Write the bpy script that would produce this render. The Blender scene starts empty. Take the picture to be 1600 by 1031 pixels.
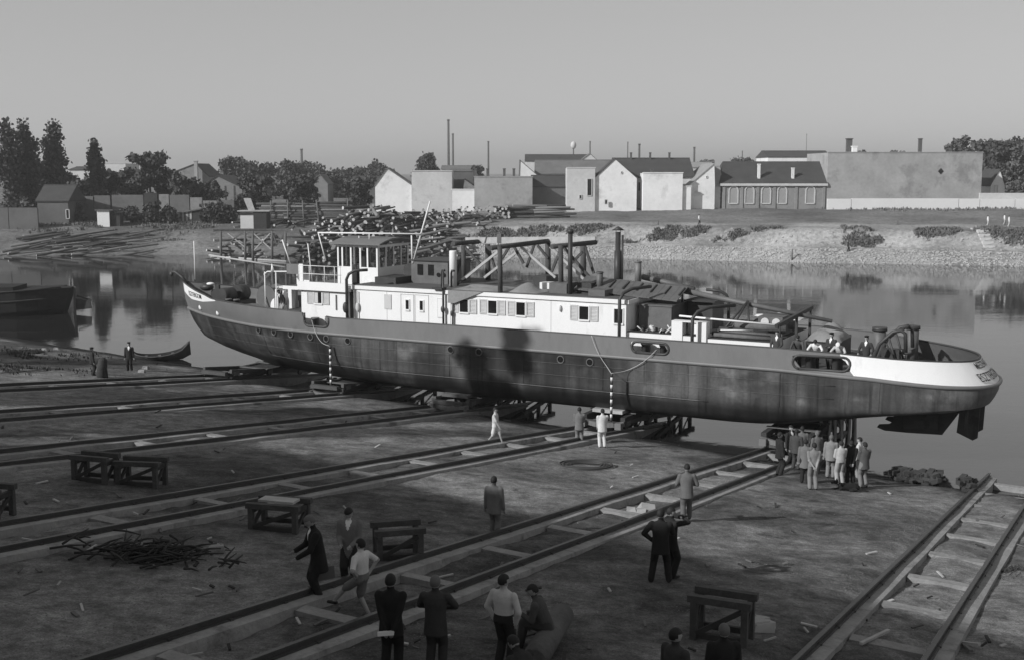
import bpy, bmesh, math, random
import numpy as np
from mathutils import Vector, Matrix, noise as mnoise

# ------------------------------------------------------------------ camera, sky, sun, exposure
SC = bpy.context.scene
F = 1850.0; H = 12.4; PIT = math.atan(245.5 / F)          # pixels, metres above the water, pitch down
cam_d = bpy.data.cameras.new('camera'); cam = bpy.data.objects.new('camera', cam_d)
SC.collection.objects.link(cam)
cam.location = (0, 0, H); cam.rotation_euler = (math.pi / 2 - PIT, 0, 0)
cam_d.sensor_width = 36; cam_d.lens = 36 * F / 1600; cam_d.clip_end = 9000; cam_d.clip_start = .2
SC.camera = cam

SUN_AZ = math.radians(238); SUN_EL = math.radians(29)     # compass angle from +Y towards +X
wd = bpy.data.worlds.new('World'); SC.world = wd; wd.use_nodes = True
nt = wd.node_tree; bg = nt.nodes['Background']
sky = nt.nodes.new('ShaderNodeTexSky'); sky.sky_type = 'NISHITA'; sky.sun_disc = False
sky.sun_elevation = SUN_EL; sky.sun_rotation = SUN_AZ; sky.air_density = 1.0; sky.dust_density = 0.3
sep = nt.nodes.new('ShaderNodeSeparateColor'); nt.links.new(sky.outputs[0], sep.inputs[0])
def wmath(op, a, b):
    n = nt.nodes.new('ShaderNodeMath'); n.operation = op
    for i, v in enumerate((a, b)):
        if isinstance(v, (int, float)): n.inputs[i].default_value = v
        else: nt.links.new(v, n.inputs[i])
    return n.outputs[0]
# a black and white film: the three channels of the sky become one grey
grey = wmath('ADD', wmath('MULTIPLY', sep.outputs[0], .40), wmath('ADD', wmath('MULTIPLY', sep.outputs[1], .40), wmath('MULTIPLY', sep.outputs[2], .20)))
grey = wmath('POWER', wmath('MULTIPLY', grey, 5.3), .5)         # the film's flat response to a hazy sky
comb = nt.nodes.new('ShaderNodeCombineColor')
for i in range(3): nt.links.new(grey, comb.inputs[i])
nt.links.new(comb.outputs[0], bg.inputs[0]); bg.inputs[1].default_value = 0.093
sd = bpy.data.lights.new('sun', 'SUN'); sd.energy = 4.1; sd.angle = math.radians(.6); sd.color = (1, 1, 1)
so = bpy.data.objects.new('sun', sd); SC.collection.objects.link(so)
tosun = Vector((math.sin(SUN_AZ) * math.cos(SUN_EL), math.cos(SUN_AZ) * math.cos(SUN_EL), math.sin(SUN_EL)))
so.rotation_euler = (-tosun).to_track_quat('-Z', 'Y').to_euler(); so.location = (-60, -20, 60)
SC.view_settings.view_transform = 'Standard'; SC.view_settings.look = 'None'
SC.view_settings.exposure = 0.0; SC.view_settings.gamma = 1; SC.view_settings.use_curve_mapping = False

WZ = -.7                                                     # river level
R_ = random.Random(11)
COL = SC.collection
# ------------------------------------------------------------------ pixel -> place
def ray(px, py):
    dx = (px - 800) / F; dy = -(py - 515.5) / F
    return (dx, math.cos(PIT) + dy * math.sin(PIT), -math.sin(PIT) + dy * math.cos(PIT))
def onZ(px, py, z):
    r = ray(px, py); t = (z - H) / r[2]; return (r[0] * t, r[1] * t, z)
def onY(px, py, Y):
    r = ray(px, py); t = Y / r[1]; return (r[0] * t, Y, H + r[2] * t)
AZ = math.radians(27.98)
U = (-math.cos(AZ), math.sin(AZ)); N = (-math.sin(AZ), -math.cos(AZ)); RD = (math.sin(AZ), math.cos(AZ))
SHO = (15.375, 46.988); SN = (.61569, .78799); ST = (-.78799, .61569); GS = .12123
DEVT = [-60, -4.9, -2.7, 0, 2.5, 6.6, 10.1, 12.1, 17.5, 21.6, 27.5, 30.3, 35.1, 38.6, 45.5, 54, 59.5, 68.4, 140]
DEVV = [3.0, 1.3, .3, 0, 0, -.3, -.2, 0, -1.2, -.6, -.45, -.7, -1.2, -1.3, -.1, 0, -.5, -.4, -6]
TRK = [47.5, 39.52, 31.52, 22.78, 13.75, 4.2]; HG = 1.02    # track centres along U, half the gauge
def plane_z(x, y): return -GS * (SN[0] * (x - SHO[0]) + SN[1] * (y - SHO[1]))
def zg(x, y, bumps=True):
    tt = (x - SHO[0]) * ST[0] + (y - SHO[1]) * ST[1]
    dd = (x - SHO[0]) * SN[0] + (y - SHO[1]) * SN[1]
    dev = float(np.interp(tt, DEVT, DEVV)) * math.exp(-abs(dd) / 6)
    q_ = dd - dev
    z = -GS * q_ if q_ < 0 else -.22 * min(q_, 7) - .1 * max(0, q_ - 7)     # the mud falls away a little faster than the slip
    if dd < -75: z = -GS * -75 + (-75 - dd) * .03
    if bumps:
        z += .09 * mnoise.noise((x * .22, y * .22, 1.3)) + .045 * mnoise.noise((x * .9, y * .9, 7.7))
        e = x * U[0] + y * U[1]
        for c in TRK:
            q = abs(e - c)
            if abs(q - HG) < .62: z -= .09 * min(1, (.62 - abs(q - HG)) / .3)
            if q < HG - .1: z -= .10 * min(1, (HG - .1 - q) / .3) * (.6 + 1.2 * mnoise.noise((x * .35, y * .35, 4)))
    return z
def G(px, py, dz=0.0):                                       # pixel -> point on the slip (or dz above it)
    r = ray(px, py)
    t = (-(H - dz) + GS * (SN[0] * SHO[0] + SN[1] * SHO[1])) / (r[2] + GS * (SN[0] * r[0] + SN[1] * r[1]))
    x, y = r[0] * t, r[1] * t
    return (x, y, zg(x, y))
def ramp(x, pts): return float(np.interp(x, [p[0] for p in pts], [p[1] for p in pts]))

# ------------------------------------------------------------------ materials
MATS = {}
def M(name, col=.3, rough=.8, var=.3, scale=3.0, bump=.0, bscale=None, spec=.3, stretch=None, metallic=0, dirt=None):
    """grey procedural material: two noises vary the tone, one gives relief"""
    if name in MATS: return MATS[name]
    m = bpy.data.materials.new(name); m.use_nodes = True; t = m.node_tree; b = t.nodes['Principled BSDF']
    b.inputs['Roughness'].default_value = rough; b.inputs['Specular IOR Level'].default_value = spec; b.inputs['Metallic'].default_value = metallic
    tc = t.nodes.new('ShaderNodeTexCoord'); mp = t.nodes.new('ShaderNodeMapping')
    t.links.new(tc.outputs['Object'], mp.inputs[0])
    if stretch: mp.inputs['Scale'].default_value = stretch
    def nz(s, d=5.0, r=.6):
        n = t.nodes.new('ShaderNodeTexNoise'); n.inputs['Scale'].default_value = s; n.inputs['Detail'].default_value = d; n.inputs['Roughness'].default_value = r
        t.links.new(mp.outputs[0], n.inputs['Vector']); return n
    def mth(op, a, bb, cl=False):
        n = t.nodes.new('ShaderNodeMath'); n.operation = op; n.use_clamp = cl
        for i, v in enumerate((a, bb)):
            if isinstance(v, (int, float)): n.inputs[i].default_value = v
            else: t.links.new(v, n.inputs[i])
        return n.outputs[0]
    n1 = nz(scale); n2 = nz(scale * 6.3, 4)
    s = mth('ADD', mth('MULTIPLY', mth('SUBTRACT', n1.outputs[0], .5), 2.6 * var), mth('MULTIPLY', mth('SUBTRACT', n2.outputs[0], .5), 1.3 * var))
    v = mth('MULTIPLY', mth('MAXIMUM', mth('ADD', s, 1.0), .12), col)
    if dirt:                                                # (scale, threshold, darkness): stains with a shape of their own
        n3 = nz(dirt[0], 6, .7); mr = t.nodes.new('ShaderNodeMapRange'); t.links.new(n3.outputs[0], mr.inputs[0])
        mr.inputs[1].default_value = dirt[1]; mr.inputs[2].default_value = dirt[1] + .12; mr.inputs[3].default_value = 1; mr.inputs[4].default_value = dirt[2]
        v = mth('MULTIPLY', v, mr.outputs[0])
    cc = t.nodes.new('ShaderNodeCombineColor')
    for i in range(3): t.links.new(v, cc.inputs[i])
    t.links.new(cc.outputs[0], b.inputs['Base Color'])
    if bump:
        n4 = nz(bscale or scale * 4, 6); bp = t.nodes.new('ShaderNodeBump'); bp.inputs['Strength'].default_value = min(1, bump); bp.inputs['Distance'].default_value = .05 * max(1, bump)
        t.links.new(n4.outputs[0], bp.inputs['Height']); t.links.new(bp.outputs[0], b.inputs['Normal'])
    MATS[name] = m; return m

# ------------------------------------------------------------------ mesh builder
class MB:
    def __init__(s): s.v = []; s.f = []; s.m = []; s.sm = []
    def add(s, vs, fs, mi=0, smooth=False):
        o = len(s.v); s.v += [tuple(v) for v in vs]; s.f += [tuple(i + o for i in f) for f in fs]
        s.m += [mi] * len(fs); s.sm += [smooth] * len(fs); return s
    def box(s, x0, x1, y0, y1, z0, z1, mi=0):
        return s.add([(x0, y0, z0), (x1, y0, z0), (x1, y1, z0), (x0, y1, z0), (x0, y0, z1), (x1, y0, z1), (x1, y1, z1), (x0, y1, z1)],
                     [(3, 2, 1, 0), (4, 5, 6, 7), (0, 1, 5, 4), (1, 2, 6, 5), (2, 3, 7, 6), (3, 0, 4, 7)], mi)
    def beam(s, a, b, w, h=None, mi=0, up=(0, 0, 1)):       # rectangular bar between two points
        a, b = Vector(a), Vector(b); h = h or w; d = (b - a).normalized(); u = Vector(up)
        if abs(d.dot(u)) > .98: u = Vector((1, 0, 0)) if abs(d.x) < .9 else Vector((0, 1, 0))
        r = d.cross(u).normalized(); u = r.cross(d)
        vs = []
        for p in (a, b):
            for i, j in ((-1, -1), (1, -1), (1, 1), (-1, 1)): vs.append(p + r * (w / 2 * i) + u * (h / 2 * j))
        return s.add(vs, [(0, 1, 2, 3), (7, 6, 5, 4), (0, 4, 5, 1), (1, 5, 6, 2), (2, 6, 7, 3), (3, 7, 4, 0)], mi)
    def tube(s, pts, rad, n=8, mi=0, caps=True, capmi=None, smooth=True):
        pts = [Vector(p) for p in pts]; k = len(pts)
        rad = [rad] * k if isinstance(rad, (int, float)) else rad
        vs = []; ref = None
        for i, p in enumerate(pts):
            d = (pts[min(i + 1, k - 1)] - pts[max(i - 1, 0)]).normalized()
            if ref is None: ref = Vector((0, 0, 1)) if abs(d.z) < .9 else Vector((1, 0, 0))
            r = d.cross(ref)
            if r.length < 1e-5: r = d.orthogonal()
            r.normalize(); u = r.cross(d).normalized(); ref = u
            rr = rad[i]; rx, ry = rr if isinstance(rr, tuple) else (rr, rr)
            for j in range(n):
                a = 2 * math.pi * j / n; vs.append(p + r * (rx * math.cos(a)) + u * (ry * math.sin(a)))
        fs = [(i * n + j, i * n + (j + 1) % n, (i + 1) * n + (j + 1) % n, (i + 1) * n + j) for i in range(k - 1) for j in range(n)]
        s.add(vs, fs, mi, smooth); o = len(s.v) - len(vs)
        if caps:
            s.f += [tuple(o + j for j in reversed(range(n))), tuple(o + (k - 1) * n + j for j in range(n))]
            s.m += [mi if capmi is None else capmi] * 2; s.sm += [False] * 2
        return s
    def ell(s, c, r, n=10, k=7, mi=0, rot=None):
        c = Vector(c); vs = [Vector((0, 0, -1))]
        for i in range(1, k):
            a = -math.pi / 2 + math.pi * i / k
            for j in range(n): b = 2 * math.pi * j / n; vs.append(Vector((math.cos(a) * math.cos(b), math.cos(a) * math.sin(b), math.sin(a))))
        vs.append(Vector((0, 0, 1)))
        r = Vector(r) if not isinstance(r, (int, float)) else Vector((r, r, r))
        vs = [Vector((v.x * r.x, v.y * r.y, v.z * r.z)) for v in vs]
        if rot: vs = [rot @ v for v in vs]
        vs = [v + c for v in vs]; L = len(vs) - 1
        fs = [(0, 1 + (j + 1) % n, 1 + j) for j in range(n)]
        fs += [(1 + i * n + j, 1 + i * n + (j + 1) % n, 1 + (i + 1) * n + (j + 1) % n, 1 + (i + 1) * n + j) for i in range(k - 2) for j in range(n)]
        fs += [(L, 1 + (k - 2) * n + j, 1 + (k - 2) * n + (j + 1) % n) for j in range(n)]
        return s.add(vs, fs, mi, True)
    def prism(s, poly, axis, a0, a1, mi=0):                 # polygon (2D) pushed along an axis 0/1/2
        n = len(poly)
        def pt(q, a): return {0: (a, q[0], q[1]), 1: (q[0], a, q[1]), 2: (q[0], q[1], a)}[axis]
        vs = [pt(q, a0) for q in poly] + [pt(q, a1) for q in poly]
        fs = [tuple(reversed(range(n))), tuple(range(n, 2 * n))] + [(i, (i + 1) % n, n + (i + 1) % n, n + i) for i in range(n)]
        return s.add(vs, fs, mi)
    def build(s, name, mats, parent=None, loc=None, rz=0.0, fix=True):
        me = bpy.data.meshes.new(name); me.from_pydata(s.v, [], s.f)
        for m in (mats if isinstance(mats, (list, tuple)) else [mats]): me.materials.append(m)
        me.polygons.foreach_set('material_index', s.m); me.polygons.foreach_set('use_smooth', s.sm)
        if fix and len(s.f) < 60000:
            bm = bmesh.new(); bm.from_mesh(me); bmesh.ops.recalc_face_normals(bm, faces=bm.faces); bm.to_mesh(me); bm.free()
        me.update(); o = bpy.data.objects.new(name, me); COL.objects.link(o)
        if parent: o.parent = parent
        if loc: o.location = loc
        if rz: o.rotation_euler = (0, 0, rz)
        return o
def empty(name, loc=(0, 0, 0), rz=0.0):
    o = bpy.data.objects.new(name, None); COL.objects.link(o); o.location = loc; o.rotation_euler = (0, 0, rz); o.empty_display_size = .3; return o
def tag(o, label=None, cat=None, group=None, kind=None):
    for k, v in (('label', label), ('category', cat), ('group', group), ('kind', kind)):
        if v: o[k] = v
    return o
def dup(o, parent=None):
    c = o.copy(); COL.objects.link(c); c.parent = parent
    for ch in list(o.children): dup(ch, c)
    return c
def part(name, mb, mat, parent, **k): return mb.build(name, mat, parent, **k)
def boxp(name, mat, parent, *a): return MB().box(*a).build(name, mat, parent)

# ------------------------------------------------------------------ palette
W_PAINT = M('white_paint', .80, .55, .05, 1.2, .05, spec=.4, stretch=(1, 1, .35), dirt=(.9, .60, .84))
W_PLAIN = M('white_plain', .78, .5, .04, 2)
SHUTTER = M('shutter_paint', .55, .6, .08, 3)
STEEL = M('dark_steel', .045, .5, .35, 3, .1, spec=.4)
STEEL2 = M('mid_steel', .12, .55, .3, 2.5, .1, spec=.4)
DECKM = M('deck_planks', .10, .8, .35, 1.5, .2)
GLASS = M('dark_glass', .012, .08, .2, 2, spec=.6)
WOOD = M('weathered_timber', .13, .85, .4, 2.2, .4, stretch=(1, 1, 1))
WOODL = M('pale_timber', .42, .8, .3, 2.5, .3)
WOODD = M('tarred_timber', .045, .85, .45, 2.5, .5)
RUST = M('rail_steel', .05, .45, .4, 4, .2, spec=.5)
CONC = M('worn_sill', .30, .9, .38, 1.3, .8, bscale=9, dirt=(.9, .54, .55))
TIE = M('worn_tie', .27, .9, .35, 1.8, .8, bscale=9, dirt=(1.2, .56, .6))
ROPE = M('rope', .55, .9, .1, 5)
CANV = M('canvas', .25, .9, .25, 1.5, .4)
CLOTHD = M('dark_cloth', .018, .9, .35, 6, .2)
# ------------------------------------------------------------------ near ground, water, far bank
def grid_mesh(name, xs, ys, zf, mat):
    X, Y = np.meshgrid(xs, ys); nx, ny = len(xs), len(ys)
    vs = [(float(X[j, i]), float(Y[j, i]), zf(float(X[j, i]), float(Y[j, i]))) for j in range(ny) for i in range(nx)]
    fs = [(j * nx + i, j * nx + i + 1, (j + 1) * nx + i + 1, (j + 1) * nx + i) for j in range(ny - 1) for i in range(nx - 1)]
    me = bpy.data.meshes.new(name); me.from_pydata(vs, [], fs); me.materials.append(mat)
    me.polygons.foreach_set('use_smooth', [True] * len(fs)); me.update()
    o = bpy.data.objects.new(name, me); COL.objects.link(o); return o
def ground_mat(name, dark, light, s1=.12, mid=.5, wid=.12, fine=.4, attr=False):
    m = bpy.data.materials.new(name); m.use_nodes = True; t = m.node_tree; b = t.nodes['Principled BSDF']
    b.inputs['Roughness'].default_value = .95; b.inputs['Specular IOR Level'].default_value = .15
    tc = t.nodes.new('ShaderNodeTexCoord')
    def nz(s, d, r=.6):
        n = t.nodes.new('ShaderNodeTexNoise'); n.inputs['Scale'].default_value = s; n.inputs['Detail'].default_value = d; n.inputs['Roughness'].default_value = r
        t.links.new(tc.outputs['Object'], n.inputs['Vector']); return n.outputs[0]
    def mr(x, a, bb, c, d):
        n = t.nodes.new('ShaderNodeMapRange'); t.links.new(x, n.inputs[0])
        for i, v in enumerate((a, bb, c, d)): n.inputs[i + 1].default_value = v
        return n.outputs[0]
    def mul(x, y):
        n = t.nodes.new('ShaderNodeMath'); n.operation = 'MULTIPLY'; t.links.new(x, n.inputs[0]); t.links.new(y, n.inputs[1]); return n.outputs[0]
    v = mr(nz(s1, 8, .62), mid - wid, mid + wid, dark, light)
    v = mul(v, mr(nz(1.6, 6), .3, .7, 1 - fine, 1 + fine)); v = mul(v, mr(nz(7, 5, .7), .3, .72, 1 - fine * .8, 1 + fine * .8)); v = mul(v, mr(nz(26, 4, .75), .32, .68, 1 - fine, 1 + fine)); v = mul(v, mr(nz(2.6, 8, .8), .58, .72, 1.0, .55))
    v = mul(v, mr(nz(.55, 7, .7), .36, .44, .62, 1.0))
    if attr:
        an = t.nodes.new('ShaderNodeAttribute'); an.attribute_name = 'bare'; v = mul(v, mr(an.outputs['Fac'], 0, 1, 1.0, attr))
    cc = t.nodes.new('ShaderNodeCombineColor')
    for i in range(3): t.links.new(v, cc.inputs[i])
    t.links.new(cc.outputs[0], b.inputs['Base Color'])
    bp = t.nodes.new('ShaderNodeBump'); bp.inputs['Strength'].default_value = 1.0; bp.inputs['Distance'].default_value = .12
    t.links.new(nz(3.6, 12, .8), bp.inputs['Height']); t.links.new(bp.outputs[0], b.inputs['Normal'])
    return m
SOIL = ground_mat('trodden_soil', .09, .26, .13, .50, .09, .45, .13)
FARSOIL = ground_mat('river_meadow', .13, .23, .07, .5, .12, .3, 2.3)
def rng(*segs):
    out = []
    for a, b, st in segs: out += list(np.arange(a, b, st))
    return np.array(out)
gx = rng((-420, -80, 20), (-80, -45, 2.5), (-45, 35, .42), (35, 60, 2.5), (60, 421, 20))
gy = rng((-160, 0, 16), (0, 14, 2), (14, 92, .42), (92, 130, 4), (130, 171, 10))
def near_z(x, y):
    z = zg(x, y); return max(z, -6 + .0 * x)
ground = grid_mesh('ground', gx, gy, near_z, SOIL); tag(ground, kind='structure')
at_ = ground.data.attributes.new('bare', 'FLOAT', 'POINT'); vals = []
for v in ground.data.vertices:                               # wet river mud, and the bank's shade painted black along the water's edge
    x, y = v.co.x, v.co.y; tt = (x - SHO[0]) * ST[0] + (y - SHO[1]) * ST[1]; dd = (x - SHO[0]) * SN[0] + (y - SHO[1]) * SN[1]
    q_ = dd - float(np.interp(tt, DEVT, DEVV)) * math.exp(-abs(dd) / 6) + .5 * mnoise.noise((x * .5, y * .5, 3)); vals.append(max(0, min(1, (q_ + .9) / 1.3)))
at_.data.foreach_set('value', vals)

# water: nearly a mirror with faint ripples
wm = bpy.data.materials.new('river_water'); wm.use_nodes = True; t = wm.node_tree; b = t.nodes['Principled BSDF']
b.inputs['Base Color'].default_value = (.022, .022, .022, 1); b.inputs['Roughness'].default_value = .04; b.inputs['IOR'].default_value = 2.4
tc = t.nodes.new('ShaderNodeTexCoord')
def wn(scale, sx, det):
    mp = t.nodes.new('ShaderNodeMapping'); mp.inputs['Scale'].default_value = (sx, 1, 1); t.links.new(tc.outputs['Object'], mp.inputs[0])
    n = t.nodes.new('ShaderNodeTexNoise'); n.inputs['Scale'].default_value = scale; n.inputs['Detail'].default_value = det; t.links.new(mp.outputs[0], n.inputs['Vector']); return n.outputs[0]
ad = t.nodes.new('ShaderNodeMath'); ad.operation = 'MULTIPLY_ADD'; ad.inputs[1].default_value = .35
t.links.new(wn(2.6, .6, 3), ad.inputs[0]); t.links.new(wn(.35, .5, 2), ad.inputs[2])
bp = t.nodes.new('ShaderNodeBump'); bp.inputs['Strength'].default_value = .19; bp.inputs['Distance'].default_value = .05
t.links.new(ad.outputs[0], bp.inputs['Height']); t.links.new(bp.outputs[0], b.inputs['Normal'])
wmb = MB(); wmb.add([(-1500, 20, WZ), (1500, 20, WZ), (1500, 240, WZ), (-1500, 240, WZ)], [(0, 1, 2, 3)])
tag(wmb.build('river_water', wm), kind='structure')

SHX = [-1500, -300, -76, -60, -48, -35, -22, -9, 15, 36, 69, 120, 300, 1500]
SHY = [160, 175, 187.5, 191, 190, 188, 184, 185, 182.7, 175.4, 167, 157, 139, 70]
def far_z(x, y):
    d = y - float(np.interp(x, SHX, SHY)) + 1.2 * mnoise.noise((x * .08, 0, 3.1))
    right = ramp(d, [(-30, -5), (-2, -1.5), (0, -.7), (2.6, 1.15), (3.2, 1.35), (4.8, 1.45), (8.2, 3.9), (11, 4.15), (23, 4.5), (52, 5.6), (100, 6.2), (400, 6.6), (5000, 7)])
    left = ramp(d, [(-30, -4), (-2, -1.2), (0, -.7), (5, 1.1), (10, 2.4), (17, 3.6), (30, 4.2), (52, 5.4), (100, 6.0), (400, 6.6), (5000, 7)])
    k = ramp(x, [(-32, 0), (-2, 1)])
    z = left * (1 - k) + right * k
    amp = ramp(d, [(0, .1), (8, .25), (30, .22), (120, .3)])
    return z + amp * mnoise.noise((x * .16, y * .16, 9)) + .5 * amp * mnoise.noise((x * .6, y * .6, 5))
fx = rng((-1500, -140, 60), (-140, -90, 5), (-90, 110, .9), (110, 150, 5), (150, 1501, 60))
fy = rng((120, 152, 6), (152, 200, .8), (200, 262, 2.2), (262, 400, 14), (400, 1000, 80), (1000, 5200, 600))
fb = tag(grid_mesh('far_bank', fx, fy, far_z, FARSOIL), kind='structure')
at_ = fb.data.attributes.new('bare', 'FLOAT', 'POINT'); vals = []
for v in fb.data.vertices:                                  # bare pale earth and stone on the right-hand bank and the meadow road
    d = v.co.y - float(np.interp(v.co.x, SHX, SHY)); k = ramp(v.co.x, [(-14, 0), (0, 1)])
    b_ = ramp(d, [(-1, 1), (7.5, 1), (8.5, .4), (10, .3), (11.5, .75), (15, .7), (18, .1), (30, 0)]) * k
    b_ *= .75 + .5 * mnoise.noise((v.co.x * .12, v.co.y * .2, 2.2)); vals.append(max(0, min(1, b_)))
at_.data.foreach_set('value', vals)
def onfar(px, py):                                          # pixel -> point on the far bank
    r = ray(px, py); t0 = 150.0 / r[1]; last = None
    for i in range(1400):
        t0 += .1 / r[1]; x, y, z = r[0] * t0, r[1] * t0, H + r[2] * t0
        if far_z(x, y) >= z: return (x, y, z)
    return (x, y, z)

# stone revetment at the water's edge of the far bank (nobody could count it)
STONE = M('pale_rubble', .36, .9, .12, 1.2, .3)
sb = MB()
for i in range(5200):
    x = R_.uniform(-6, 78); d = R_.uniform(-.4, 2.8) if R_.random() < .9 else R_.uniform(3, 8)
    y = float(np.interp(x, SHX, SHY)) - 1.2 * mnoise.noise((x * .08, 0, 3.1)) + d
    s = R_.uniform(.1, .26); z = far_z(x, y) - .03; a = R_.uniform(0, 6.3); ca, sa = math.cos(a), math.sin(a)
    vs = []
    for (u, v, w) in ((-1, -1, -.6), (1, -1, -.6), (1, 1, -.6), (-1, 1, -.6), (-.7, -.7, .7), (.7, -.6, .8), (.6, .7, .6), (-.7, .6, .7)):
        u *= s * R_.uniform(.7, 1.2); v *= s * R_.uniform(.7, 1.2); vs.append((x + u * ca - v * sa, y + u * sa + v * ca, z + w * s * .45))
    sb.add(vs, [(4, 5, 6, 7), (0, 1, 5, 4), (1, 2, 6, 5), (2, 3, 7, 6), (3, 0, 4, 7)])
tag(sb.build('rubble_revetment', STONE, fix=False), 'pale rubble stones along the water edge of the far bank', 'stones', kind='stuff')

# ------------------------------------------------------------------ vegetation
LEAF = M('dark_foliage', .07, .8, .5, .6, 0)
LEAF2 = M('mid_foliage', .11, .8, .5, .6, 0)
WEED = M('bank_weeds', .15, .9, .5, .8, 0)
BARK = M('bark', .06, .9, .4, 2, .5)
def leaves(mb, blobs, n, size, rnd, shell=.35):
    tot = sum(b[3] * b[4] * b[5] for b in blobs) ** 1
    ws = [b[3] * b[4] * b[5] / tot for b in blobs]
    for b, w in zip(blobs, ws):
        for i in range(max(3, int(n * w))):
            th = rnd.uniform(0, 2 * math.pi); c = rnd.uniform(-1, 1); s = math.sqrt(1 - c * c); r = min(1.5, abs(rnd.gauss(.78, .27)))
            p = Vector((b[0] + b[3] * r * s * math.cos(th), b[1] + b[4] * r * s * math.sin(th), b[2] + b[5] * r * c))
            a = Vector((rnd.gauss(0, 1), rnd.gauss(0, 1), rnd.gauss(0, .8))).normalized(); q = a.orthogonal().normalized(); w2 = a.cross(q)
            ang = rnd.uniform(0, 3.14); e1 = q * math.cos(ang) + w2 * math.sin(ang); e2 = a.cross(e1); k = size * rnd.uniform(.6, 1.3)
            mb.add([p - e1 * k - e2 * k * .3, p + e2 * k * .75 - e1 * k * .2, p + e1 * k + e2 * k * .2, p - e2 * k * .7 + e1 * k * .1], [(0, 1, 2, 3)])
def tree(name, x, y, z0, h, rad, kind, label, group, seed, n=2600, size=.34, mat=None):
    rnd = random.Random(seed); root = empty(name, (x, y, z0))
    blobs = []
    if kind == 'poplar':
        m = 11
        for i in range(m):
            f = (i + .3) / m; rr = rad * (math.sin(min(1, f * 1.5 + .25) * math.pi * .5) * (1 - max(0, f - .62) * 1.35)) * rnd.uniform(.8, 1.15)
            blobs.append((rnd.uniform(-.3, .3) * rad, rnd.uniform(-.3, .3) * rad, h * (.08 + .9 * f), rr, rr, h / m * 1.0))
        top = h * .9
    else:
        m = 22 if kind == 'round' else 18
        for i in range(m):
            th = rnd.uniform(0, 6.28); q = rnd.uniform(0, .78) * rad; zz = h * rnd.uniform(.45, .88)
            rr = rad * rnd.uniform(.22, .46) * (1.0 if zz < h * .7 else .8)
            blobs.append((q * math.cos(th), q * math.sin(th), zz, rr, rr, rr * rnd.uniform(.6, .9)))
        if kind == 'bushy':
            for i in range(6):
                th = rnd.uniform(0, 6.28); q = rnd.uniform(.2, .7) * rad; rr = rad * rnd.uniform(.3, .45)
                blobs.append((q * math.cos(th), q * math.sin(th), h * rnd.uniform(.12, .4), rr, rr, rr * .8))
        top = h * .7
    mb = MB(); leaves(mb, blobs, n, size, rnd); part('crown', mb, mat or LEAF, root, fix=False)
    tb = MB(); r0 = max(.12, h * .018)
    tb.tube([(0, 0, -.6), (.05, 0, h * .25), (-.08, .05, h * .5), (.02, 0, top)], [r0 * 1.3, r0, r0 * .7, r0 * .2], 7)
    for b in blobs[:7]:
        tb.tube([(0, 0, max(h * .18, b[2] * .55)), (b[0] * .5, b[1] * .5, b[2] * .85), (b[0] * .9, b[1] * .9, b[2])], [r0 * .55, r0 * .3, r0 * .1], 5)
    part('trunk', tb, BARK, root)
    return tag(root, label, 'tree', group)
def tree_px(name, px, top, base, Y, wpx, kind, label, group, seed, **k):
    x, y, zt = onY(px, top, Y); zb = min(far_z(x, Y), onY(px, base, Y)[2])
    return tree(name, x, Y, zb, zt - zb, wpx / 2 * Y / F * (1 if kind == 'poplar' else 1.2), kind, label, group, seed, **k)
g1 = 'poplars on the far left bank'
tree_px('poplar_tree', 12, 187, 330, 214, 34, 'poplar', 'tall dark poplar at the left end of the poplar row', g1, 1, n=3600)
tree_px('poplar_tree', 40, 190, 330, 218, 38, 'poplar', 'tall dark poplar, second in the row, beside the brick outbuilding', g1, 2, n=3600)
tree_px('poplar_tree', 79, 190, 320, 222, 36, 'poplar', 'tall narrow poplar standing a gap apart from the poplar pair', g1, 3, n=3600)
tree_px('poplar_tree', 148, 216, 330, 226, 22, 'poplar', 'slim single poplar rising behind the white shed', g1, 4, n=2200)
g2 = 'trees behind the far left wall'
tl = [(232, 228, 325, 224, 56, 'round', 'broad leafy tree rising above the yard wall beside the gabled house'),
      (205, 262, 325, 228, 46, 'bushy', 'low bushy tree left of the broad leafy tree'),
      (262, 258, 325, 232, 44, 'bushy', 'bushy tree right of the broad leafy tree'),
      (180, 262, 325, 236, 50, 'bushy', 'dense dark tree behind the slim poplar'),
      (130, 278, 330, 232, 60, 'bushy', 'dense dark thicket tree beside the poplar row'),
      (300, 286, 330, 226, 44, 'bushy', 'low dark tree in front of the gabled house'),
      (100, 268, 330, 238, 46, 'bushy', 'dark tree filling the gap right of the poplars'),
      (282, 272, 330, 222, 46, 'bushy', 'dark tree hiding the left half of the wide barn'), (330, 282, 330, 224, 40, 'bushy', 'low dark tree in front of the wide barn'), (398, 272, 330, 236, 50, 'bushy', 'dark tree in front of the low gabled hut'), (470, 274, 320, 236, 46, 'bushy', 'dark tree rising just behind the log rack'), (560, 276, 320, 240, 44, 'bushy', 'dark tree left of the pale gable end'),
      (60, 250, 330, 232, 60, 'bushy', 'dark bushy tree at the foot of the poplars')]
for i, (px, tp, bs, Y, w, k, lb) in enumerate(tl): tree_px('leafy_tree', px, tp, bs, Y, w, k, lb, g2, 20 + i, n=4200, size=.38)
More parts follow.
